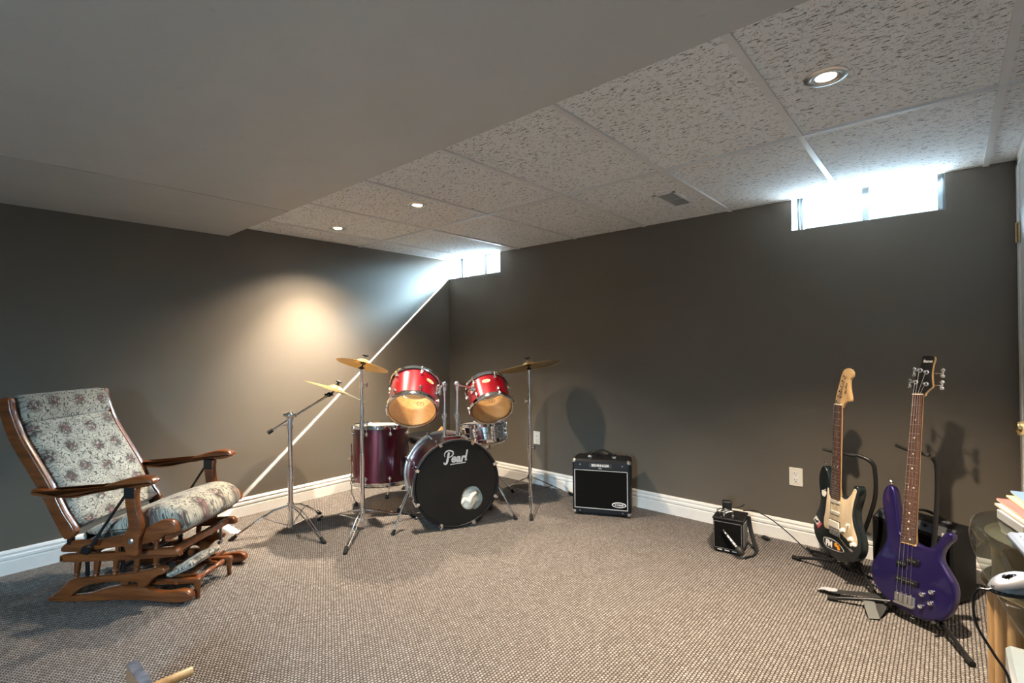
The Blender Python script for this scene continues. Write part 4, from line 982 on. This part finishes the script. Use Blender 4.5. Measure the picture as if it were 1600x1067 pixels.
# ------------------------------------------------------------------ amplifiers
a_ = V((.909,.417,0)).normalized(); bk = V((-a_.y,a_.x,0)); Z = V((0,0,1))
AW, AH, AD = .405, .395, .20
AM = thing('guitar_amplifier', 'black practice amplifier with silver corner caps and oval badge, against the back wall', 'amplifier', mat=frame(V((1.808,-.448,0)), a_, bk, Z))
def FRT(x, z, y=-.0005): return frame(V((x,y,z)), V((1,0,0)), V((0,0,1)), V((0,-1,0)))
obj('cabinet', MB().box((0,.0,.012), (AW,AD,AH), .010), TOLEX, AM)
obj('grille', MB().box((.022,-.002,.058), (AW-.026,.01,.318), .001), GRILLE, AM, smooth=False)
b = MB()
for lo, hi in (((.015,-.004,.052),(AW-.02,.004,.056)), ((.015,-.004,.319),(AW-.02,.004,.322)), ((.015,-.004,.052),(.019,.004,.322)), ((AW-.024,-.004,.052),(AW-.020,.004,.322))): b.box(lo, hi)
obj('grille_trim', b, SILVERP, AM, smooth=False)
obj('front_panel', MB().box((.012,-.003,.328), (AW-.012,.004,.383), .002), BLACKP, AM)
pl_ = obj('name_plate', MB().box((.122,-.005,.343), (.276,0,.370), .001), simple('dark_plate', (.03,.03,.03), .4), AM, smooth=False)
obj('lettering', text_mb('BEHRINGER', .0235, FRT(.199,.3565,-.0052), .0003, 0, 1.0, .0004), WHITEP, pl_)
b = MB()
for x in (-.010,-.005,.001,.007): b.box((x,-.003,0), (x+.004,.003,.0004), 0, FRT(.197,.336,-.0035))
obj('small_marking', b, SILVERP, pl_)
el = [(.049*cos(2*pi*i/36), .0185*sin(2*pi*i/36)) for i in range(36)]; e2 = [(.88*x, .74*y) for x, y in el]
bg = obj('badge', MB().prism(el, 0, .003, FRT(.325,.090,-.002)), WHITEP, AM, label='white oval badge')
obj('badge_ground', MB().prism(e2, .002, .0036, FRT(.325,.090,-.002)), STICK, bg); obj('lettering', text_mb('V-TONE', .017, FRT(.325,.0895,-.0057), .0003, .1, .95, .0004), WHITEP, bg)
for x in (0, AW):
    for z in (.012, AH):
        for y in (0, AD):
            sx = 1 if x == 0 else -1; sz = 1 if z < .1 else -1; sy = 1 if y == 0 else -1; e = .0025
            lo = lambda p, s: (p-e if s > 0 else p-.032, p+.032 if s > 0 else p+e)
            xs, ys, zs = lo(x, sx), lo(y, sy), lo(z, sz)
            cb = MB().box((xs[0],ys[0],zs[0]), (xs[1],ys[1],zs[1]), .012)
            if y == 0: cb.cyl((x+sx*.014,-.004,z+sz*.014), (x+sx*.014,.004,z+sz*.014), .006, n=10)
            obj('corner_cap', cb, NICKEL, AM)
for x in (.05, AW-.05):
    for y in (.04, AD-.04): obj('rubber_foot', MB().cyl((x,y,0), (x,y,.014), .016, .018, 16), RUBBER, AM)
obj('handle', MB().tube(spline([(.118,AD*.42,AH+.006),(.136,AD*.42,AH+.032),(.20,AD*.42,AH+.056),(.266,AD*.42,AH+.032),(.286,AD*.42,AH+.006)], 6, False), .005, 10, flat=(2.4,(0,0,1))), RUBBER, AM)
for x in (.116, .288): obj('handle_ferrule', MB().box((x-.016,AD*.42-.016,AH-.002), (x+.016,AD*.42+.016,AH+.013), .005), NICKEL, AM)
for i in range(5): obj('control_knob', MB().cyl((.11+.045*i,AD*.78,AH-.001), (.11+.045*i,AD*.78,AH+.016), .008, .007, 14), BLACKP, AM)
for x, z in ((.052,.033), (AW-.055,.033), (.055,.36), (AW-.055,.36)): obj('panel_screw', MB().lathe([(.004,0),(.003,.002),(0,.002)], (x,-.003 if z > .3 else -.0005,z), (0,-1,0), 10), STEEL, AM)

# small amplifier with microphone, adapter and cords
a_ = V((.9927,.121,0)).normalized(); bk = V((-a_.y,a_.x,0))
SA = thing('small_amplifier', 'small black cube amplifier on the carpet with a microphone leaning against it', 'amplifier', mat=frame(V((2.796,-.454,0)), a_, bk, Z))
obj('cabinet', MB().box((0,0,.010), (.157,.175,.192), .006), TOLEX, SA)
obj('control_panel', MB().box((-.004,-.004,.190), (.161,.178,.203), .004), BLACKP, SA)
b = MB()
for lo, hi in (((.004,-.002,.028),(.153,.0,.030)), ((.004,-.002,.178),(.153,0,.180)), ((.004,-.002,.028),(.006,0,.180)), ((.151,-.002,.028),(.153,0,.180))): b.box(lo, hi)
obj('grille_trim', b, simple('dull_trim', (.16,.16,.16), .4), SA, smooth=False); obj('grille', MB().box((.008,-.0015,.032), (.149,.004,.176)), GRILLE, SA, smooth=False)
b = MB()
for x in (.035,.075,.115): b.box((x-.012,-.0025,.017), (x+.012,.0,.022))
obj('port_slots', b, SILVERP, SA, smooth=False)
obj('side_grille', MB().box((.155,.03,.04), (.160,.145,.17), .002), simple('grey_mesh', (.13,.13,.13), .6, vscale=600, var=.4, bumpy=.6), SA)
for i in range(5): obj('control_knob', MB().lathe([(0,.0),(.008,0),(.007,.013),(.005,.015),(0,.015)], (.03+.024*i,.035+.004*(i % 2),.203), (0,0,1), 14), CHROME if i % 2 else BLACKP, SA)
for x in (.02,.137):
    for y in (.02,.155): obj('rubber_foot', MB().cyl((x,y,0), (x,y,.011), .012, n=14), RUBBER, SA)
sm = SA.matrix_world.copy()
def sp_(x, y, z): return sm @ V((x, y, z))
pts = [sp_(.05+.035*cos(t*.55)+.012*sin(t*1.7), .085+.03*sin(t*.55), .2065+.004*(i % 3)+.0012*i*.4) for i, t in enumerate(range(26))]
tag(obj('coiled_cord', MB().tube(spline(pts, 4, False), .0024, 8), STEEL), 'tangled thin silvery cord on top of the small cube amplifier', 'cord')
ad = thing('power_adapter', 'black power adapter block on the rear of the small cube amplifier', 'adapter', sp_(.05,.145,.203))
obj('housing', MB().box((-.026,-.020,.0), (.026,.020,.058), .006, M.Translation(sp_(.048,.150,.2035)) @ M.Rotation(R(20),4,'Z')), BLACKP, ad)
obj('cable', MB().tube(spline([sp_(.072,.15,.222), sp_(.10,.158,.225), sp_(.13,.165,.238), sp_(.142,.17,.252)], 5, False), .0028, 8), BLACKP, ad)
mp0 = sp_(.058,-.012,.135); mp1 = sp_(.178,-.050,.022); md = (mp1-mp0).normalized()
mic = thing('microphone', 'black handheld microphone with a white marking leaning on the small cube amplifier', 'microphone', mp1)
obj('handle', MB().lathe([(0,0),(.0085,.001),(.0095,.02),(.012,.10),(.0125,.115),(0,.116)], mp0-md*.005, md, 20), BLACKP, mic)
obj('head', MB().lathe([(0,.112),(.012,.112),(.019,.120),(.021,.132),(.019,.148),(.012,.158),(0,.161)], mp0-md*.005, md, 20), simple('dark_mesh', (.03,.03,.03), .5, metal=.5, vscale=500, var=.5, bumpy=.6), mic)
nn_ = (CAM-mp0).normalized(); nn_ = (nn_-md*nn_.dot(md)).normalized(); mm = frame(mp0+md*.070+nn_*.0118, md, nn_.cross(md), nn_)
b = MB()
for x, w_ in ((-.034,.006),(-.025,.009),(-.013,.007),(-.003,.010),(.010,.006),(.019,.009),(.031,.006)): b.box((x-w_/2,-.0045,-.0006), (x+w_/2,.0045,.0006), 0, mm)
obj('white_marking', b, WHITEP, mic)
obj('switch', MB().box((-.006,-.003,-.002), (.006,.003,.003), .001, frame(mp0+md*.02+nn_*.0095, md, nn_.cross(md), nn_)), WHITEP, mic)
b = MB().tube(spline([sp_(.166,.15,.19), sp_(.172,.162,.12), sp_(.195,.14,.05), sp_(.215,.10,.012), sp_(.200,.03,.008), sp_(.178,-.01,.010), sp_(.172,-.03,.012)], 5, False), .0035, 10, flat=(4,(0,0,1)))
tag(obj('carry_strap', b, STRAPM), 'black strap hanging down the right side of the small cube amplifier', 'strap')
pg = thing('power_plug', 'black power plug lying by the baseboard behind the small cube amplifier', 'plug', (3.0,-.10,0))
obj('plug_body', MB().lathe([(0,0),(.010,0),(.014,.012),(.013,.034),(.006,.05),(0,.052)], (2.965,-.085,.0145), (.85,-.35,.02), 12), BLACKP, pg)
obj('prongs', MB().box((-.018,-.007,-.001), (.0,-.004,.005), 0, frame(V((2.965,-.085,.0125)), V((.92,-.38,.02)).normalized(), V((.38,.92,0)).normalized(), Z)).box((-.018,.004,-.001), (.0,.007,.005), 0, frame(V((2.965,-.085,.0125)), V((.92,-.38,.02)).normalized(), V((.38,.92,0)).normalized(), Z)), STEEL, pg)
tag(obj('black_cord', MB().tube(spline([sp_(.135,.172,.210), (2.955,-.215,.207), (2.992,-.19,.188), (3.055,-.18,.155), (3.125,-.165,.100), (3.175,-.15,.052), (3.215,-.15,.018), (3.25,-.165,.006), (3.30,-.19,.005), (3.345,-.215,.005)], 6, False), .0032, 8), BLACKP), 'thin black cord arching from the small cube amplifier down to the black guitar stand', 'cord')

# large amplifier behind the bass
a_ = V((.88,-.474,0)).normalized(); bk = V((-a_.y,a_.x,0))
LA = thing('bass_amplifier', 'larger plain black amplifier standing behind the purple bass guitar', 'amplifier', mat=frame(V((3.53,-.215,0)), a_, bk, Z))
LW, LH, LD = .36, .335, .17
out = [(0,.012),(LD,.012),(LD,LH),(.055,LH),(.0,LH-.035)]
obj('cabinet', MB().prism(ccw(out), 0, LW, frame(V((0,0,0)), V((0,1,0)), V((0,0,1)), V((1,0,0))), .006), TOLEX, LA)
obj('grille', MB().box((.014,-.003,.03), (LW-.014,.006,.288), .001), GRILLE, LA, smooth=False)
obj('control_panel', MB().box((.012,-.002,-.002), (LW-.012,.056,.003), .001, frame(V((0,.004,LH-.031)), V((1,0,0)), V((0,.843,.537)), V((0,-.537,.843)))), simple('charcoal_panel', (.035,.036,.038), .5), LA)
for i in range(6): obj('control_knob', MB().lathe([(0,0),(.009,0),(.008,.013),(0,.014)], (.05+.045*i,.03,LH-.013), (0,-.537,.843), 14), BLACKP, LA)
obj('handle', MB().tube(spline([(.10,.115,LH+.006),(.125,.115,LH+.022),(.185,.115,LH+.036),(.245,.115,LH+.022),(.27,.115,LH+.006)], 6, False), .0055, 10, flat=(2.2,(0,0,1))), RUBBER, LA)
for x in (.098,.272): obj('handle_ferrule', MB().box((x-.016,.10,LH-.002), (x+.016,.13,LH+.013), .005), NICKEL, LA)
obj('jack_plate', MB().box((.315,-.004,.296), (.345,.003,.322), .002), SILVERP, LA)
for x in (.04, LW-.04):
    for y in (.03, LD-.03): obj('rubber_foot', MB().cyl((x,y,0), (x,y,.014), .014, n=14), RUBBER, LA)

# strap on the floor
st = thing('guitar_strap', 'black guitar strap with a grey leather end lying on the carpet before the stands', 'strap', (3.46,-.62,0))
obj('webbing', MB().tube(spline([(3.405,-.612,.022),(3.45,-.606,.026),(3.50,-.588,.030),(3.55,-.575,.034),(3.585,-.592,.040),(3.598,-.64,.034),(3.590,-.69,.016),(3.575,-.735,.005)], 6, False), .0022, 10, flat=(11,(0,0,1))), STRAPM, st)
obj('leather_end', MB().tube(spline([(3.352,-.598,.010),(3.372,-.603,.020),(3.40,-.610,.026),(3.430,-.612,.030)], 5, False), [.0016,.0022,.0024,.0024,.0024,.0024,.0024,.0024,.0024,.0024,.0024,.0024,.0024,.0024,.0018,.0014], 10, flat=(9,(0,0,1))), LEATHER, st, label='grey leather end with slots')
obj('loose_tail', MB().tube(spline([(3.545,-.640,.030),(3.560,-.672,.042),(3.568,-.71,.034),(3.585,-.745,.006)], 5, False), .0022, 10, flat=(10,(0,0,1))), simple('grey_webbing', (.10,.105,.10), .8), st)

# ------------------------------------------------------------------ glass desk and what lies on it
ZT_ = .712
DK = thing('glass_desk', 'glass-topped desk on fluted wooden columns at the right edge', 'desk', (4.075,-1.55,0))
og = spline([(3.874,-1.62,0),(3.882,-1.50,0),(3.905,-1.42,0),(3.945,-1.372,0),(4.02,-1.352,0)], 6, False)
og = [(p.x, p.y) for p in og]+[(4.8,-1.30),(4.85,-1.34),(4.85,-2.5),(4.8,-2.55),(4.05,-2.47),(3.985,-2.42),(3.945,-2.27),(3.912,-2.08),(3.890,-1.90),(3.877,-1.75)]
obj('glass_top', MB().prism(ccw(og), ZT_-.012, ZT_, None, .003, 2), TABLEG, DK)
def flute(c, r0, z0, z1, n=22):
    k = 8; vs = []; N = n*k
    for z in (z0, z1):
        for i in range(N):
            a = 2*pi*i/N; f = abs(sin(pi*(i % k)/k)); r = r0*(.93+.07*f**.6); vs.append((c[0]+r*cos(a), c[1]+r*sin(a), z))
    fs = [(i, (i+1) % N, N+(i+1) % N, N+i) for i in range(N)]+[tuple(range(N))[::-1], tuple(N+i for i in range(N))]
    return MB().add(vs, fs)
for c in ((4.075,-1.55), (4.58,-1.95)):
    cz = (c[0],c[1],0)
    pd = obj('column', flute(c, .166, .02, .565), BAMBOO, DK)
    obj('plinth', MB().lathe([(0,0),(.185,0),(.185,.018),(.175,.024),(0,.024)], cz, (0,0,1), 40), BRASS, pd)
    obj('brass_ring', MB().lathe([(.158,.560),(.172,.562),(.177,.570),(.172,.578),(.158,.580)], cz, (0,0,1), 48), BRASS, pd)
    obj('capital', MB().lathe([(.155,.565),(.154,.60),(.155,.66),(.160,.69),(.168,.696),(.168,.699),(.16,ZT_-.0125),(0,ZT_-.0125)], cz, (0,0,1), 48), simple('antique_brass', (.16,.115,.05), .35, metal=.8, var=.15), pd)

bx = V((.957,-.10,0)).normalized(); by = V((-bx.y,bx.x,0))
def flat(corner, ex, w, d, z0, z1, bev=.0015):
    """slab whose far-left corner sits at corner, running along ex and towards the viewer"""
    ex = V((cos(R(ex)), sin(R(ex)), 0)); ey = V((ex.y, -ex.x, 0))
    return MB().box((0,0,z0), (w,d,z1), bev, frame(V((corner[0],corner[1],0)), ex, ey, -Z) @ M.Scale(-1,4,V((0,0,1)))), frame(V((corner[0],corner[1],z1)), ex, -ey, Z)
mb, _ = flat((3.937,-1.455), 16, .34, .15, ZT_, .736)
tag(obj('flat_binder', mb, GREYP), 'grey flat binder under the booklets on the glass desk', 'binder')
BK = [((3.934,-1.418),15,.737,.744,(.40,.34,.28),(.33,.27,.22),'cream booklet at the bottom of the fanned stack on the desk'), ((3.940,-1.385),13,.7445,.751,(.38,.31,.26),(.24,.075,.065),'booklet with a reddish cover, second from the bottom of the stack on the desk'),
      ((3.962,-1.355),11,.7515,.757,(.36,.35,.23),(.30,.285,.16),'pale yellow-green booklet, third from the bottom of the stack on the desk'), ((3.974,-1.318),9,.7575,.764,(.30,.36,.27),(.09,.15,.28),'blue booklet with an orange patch on top of the stack on the desk')]
for i, (cn_, an, z0, z1, pc_, cc_, lb) in enumerate(BK):
    t = thing('booklet', lb, 'booklet', (cn_[0],cn_[1],z0), group='booklets on the glass desk')
    mb, m = flat(cn_, an, .30, .21, z0, z1-.0008); obj('pages', mb, simple('booklet_pages', pc_, .7, var=.05), t, smooth=False)
    mb, m = flat(cn_, an, .30, .21, z1-.0008, z1, 0); cv = obj('cover', mb, simple('booklet_cover', cc_, .35, var=.15, vscale=18), t, smooth=False)
    if i == 3: obj('cover_picture', MB().prism(pl([(.035,-.03),(.10,-.02),(.13,-.06),(.08,-.10),(.04,-.075)], 3), 0, .0004, m), ORANGE, cv)
kb = thing('keyboard', 'silver-blue keyboard on the glass desk behind the mouse', 'keyboard', (3.95,-1.66,ZT_))
kz = V((cos(R(8)), sin(R(8)), 0)); ky = V((kz.y,-kz.x,0)); km = frame(V((3.945,-1.64,ZT_)), kz, -ky, Z)
obj('case', MB().box((0,-.17,.0), (.44,0,.018), .006, km), simple('silver_blue', (.17,.20,.26), .35, metal=.3), kb); obj('edge_trim', MB().box((-.002,-.172,.004), (.442,.002,.008), .002, km), BLACKP, kb)
for r_ in range(5):
    b = MB()
    for k in range(18): b.box((.016+.0228*k,-.158+.029*r_,.017), (.036+.0228*k,-.133+.029*r_,.024), .003, km)
    obj('key_row', b, simple('key_grey', (.24,.27,.32), .4), kb)
ms = thing('computer_mouse', 'silver and black computer mouse at the edge of the glass desk', 'mouse', (3.945,-2.0,ZT_))
md_ = V((.752,.659,0)).normalized(); mm = frame(V((3.943,-2.005,ZT_)), md_, V((-md_.y,md_.x,0)), Z)
vs = []; b = MB(); n = 28; lv = 9
for k in range(lv+1):
    f = k/lv; z = .006+.030*sin(f*pi/2); rr = cos(f*pi/2)**.55 if k < lv else 0
    for i in range(n):
        a = 2*pi*i/n; x = .058*rr*cos(a)*(1+.04*cos(2*a)); y = .031*rr*sin(a)*(1-.12*cos(a)); vs.append(V((x+.004*f, y, z*(1-.18*(x < 0)*abs(x)/.058))))
fs = [(k*n+i, k*n+(i+1) % n, (k+1)*n+(i+1) % n, (k+1)*n+i) for k in range(lv) for i in range(n)]+[tuple(range(n))[::-1]]
obj('shell', MB().add([mm @ p for p in vs], fs), SILVER, ms)
obj('base', MB().prism([(.060*cos(2*pi*i/32), .033*sin(2*pi*i/32)) for i in range(32)], .0, .010, mm, .003), BLACKP, ms)
obj('scroll_wheel', MB().cyl(mm @ V((-.026,-.003,.0275)), mm @ V((-.026,.003,.0275)), .010, n=20), BLACKP, ms)
b = MB()
for s in (-1, 1): b.tube([mm @ V((-.058+.012*k, s*(.001+.004*k*(k < 3)), .012+.0075*min(k,3)+.001)) for k in range(5)], .0009, 6)
obj('button_seam', b, BLACKP, ms)
tag(obj('mouse_cable', MB().tube(spline([mm @ V((-.056,0,.008)), (3.893,-2.045,.7165), (3.880,-2.045,.713), (3.872,-2.045,.690), (3.876,-2.04,.64), (3.900,-2.035,.59), (3.922,-2.03,.545), (3.9245,-2.02,.47), (3.924,-1.99,.36), (3.922,-1.93,.2), (3.915,-1.87,.04), (3.90,-1.84,.005), (3.86,-1.90,.004)], 6, False), .0026, 8), BLACKP), 'black mouse cord hanging over the edge of the glass desk', 'cord')
pt = thing('computer_tower', 'grey computer tower under the glass desk at the bottom right edge', 'computer', (4.03,-1.95,0))
obj('case', MB().box((3.930,-2.20,.012), (4.12,-1.80,.515), .008), GREYP, pt); obj('front_panel', MB().box((3.938,-1.803,.03), (4.112,-1.795,.50), .003), BLACKP, pt)
for x in (3.95,4.10):
    for y in (-2.17,-1.83): obj('rubber_foot', MB().cyl((x,y,0), (x,y,.014), .014, n=12), RUBBER, pt)

# low wooden rack cut off by the bottom edge of the picture
rk = thing('wooden_rack', 'low red-brown wooden rack with a round rail, cut off by the bottom edge', 'rack', (1.9,-2.98,0))
ro = [(1.675,.0),(2.20,.0),(2.20,.05),(2.12,.112),(1.98,.124),(1.84,.126),(1.70,.122),(1.688,.118)]
obj('end_panel', MB().prism(ccw(ro), 0, .030, frame(V((0,-2.964,0)), V((1,0,0)), V((0,0,1)), V((0,-1,0))), .003), POTWOOD, rk)
obj('top_edge', MB().prism(ccw([(1.689,.118),(1.70,.1215),(1.84,.1255),(1.98,.1235),(2.12,.1115),(2.12,.114),(1.98,.1265),(1.84,.1285),(1.70,.1245),(1.687,.121)]), 0, .031, frame(V((0,-2.9635,0)), V((1,0,0)), V((0,0,1)), V((0,-1,0)))), STEELBLUE, rk, label='blue-grey top edge')
for x in (1.842, 2.12): obj('rail', MB().lathe([(0,0),(.013,0),(.0145,.003),(.0145,.25),(.013,.253),(0,.253)], (x,-2.838,.086), (0,-1,0), 20), BAMBOO, rk)

# ------------------------------------------------------------------ daylight
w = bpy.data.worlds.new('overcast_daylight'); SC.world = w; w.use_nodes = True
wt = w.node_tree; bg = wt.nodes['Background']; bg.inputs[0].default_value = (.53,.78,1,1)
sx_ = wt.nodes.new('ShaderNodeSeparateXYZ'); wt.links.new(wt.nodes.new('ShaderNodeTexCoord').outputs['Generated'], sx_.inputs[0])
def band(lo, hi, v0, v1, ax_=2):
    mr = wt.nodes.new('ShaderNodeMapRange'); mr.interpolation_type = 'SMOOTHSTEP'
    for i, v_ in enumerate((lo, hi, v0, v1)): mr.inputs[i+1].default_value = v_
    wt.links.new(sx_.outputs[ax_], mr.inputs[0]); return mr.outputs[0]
# sky shaped to light left wall: boosted high and sideways, dim horizon, pale ground
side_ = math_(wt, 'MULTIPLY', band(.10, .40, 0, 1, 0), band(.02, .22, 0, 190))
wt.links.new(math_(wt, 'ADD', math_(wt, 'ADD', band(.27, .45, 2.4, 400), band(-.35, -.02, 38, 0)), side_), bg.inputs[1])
l = bpy.data.lights.new('sun', 'SUN'); l.energy = 330; l.angle = R(.6); l.color = (1,.97,.93)
o = bpy.data.objects.new('sun', l); COL.objects.link(o)
o.rotation_euler = V((-.155,-1,-.885)).to_track_quat('-Z','Y').to_euler()
for a, c, z0, z1, y, d in [(a, c, ZS, ZT, DW+.01, -1) for a, c in WIN]+[(PX0, PX1, PZ0, PZ1, YF-.21, 1)]:
    l = bpy.data.lights.new('window_portal', 'AREA'); l.shape = 'RECTANGLE'; l.size = c-a; l.size_y = z1-z0; l.cycles.is_portal = True
    o = bpy.data.objects.new('window_portal', l); o.location = ((a+c)/2, y, (z0+z1)/2); COL.objects.link(o)
    o.rotation_euler = V((0,d,0)).to_track_quat('-Z','Z').to_euler()

# ------------------------------------------------------------------ camera
f, yaw, pitch, roll = 777.4366, -.719765, .00740267, -.00973388
r_ = V((cos(yaw), -sin(yaw), 0)); fwd = V((sin(yaw), cos(yaw), 0)); up = Z
f2 = fwd*cos(pitch)+up*sin(pitch); u2 = up*cos(pitch)-fwd*sin(pitch)
r3_ = r_*cos(roll)+u2*sin(roll); u3 = u2*cos(roll)-r_*sin(roll)
cam = bpy.data.cameras.new('camera'); cam.sensor_width = 36; cam.lens = f*36/1600; cam.clip_start = .02
co = bpy.data.objects.new('camera', cam); co.matrix_world = frame(CAM, r3_, u3, -f2); COL.objects.link(co); SC.camera = co

vs_ = SC.view_settings; vs_.view_transform = 'Standard'; vs_.look = 'None'; vs_.gamma = 1; vs_.use_curve_mapping = False; vs_.exposure = .95
SC.cycles.use_denoising = True; SC.cycles.max_bounces = 10; SC.cycles.diffuse_bounces = 6; SC.cycles.transparent_max_bounces = 16; SC.cycles.sample_clamp_indirect = 8
SC.cycles.caustics_reflective = False; SC.cycles.caustics_refractive = False
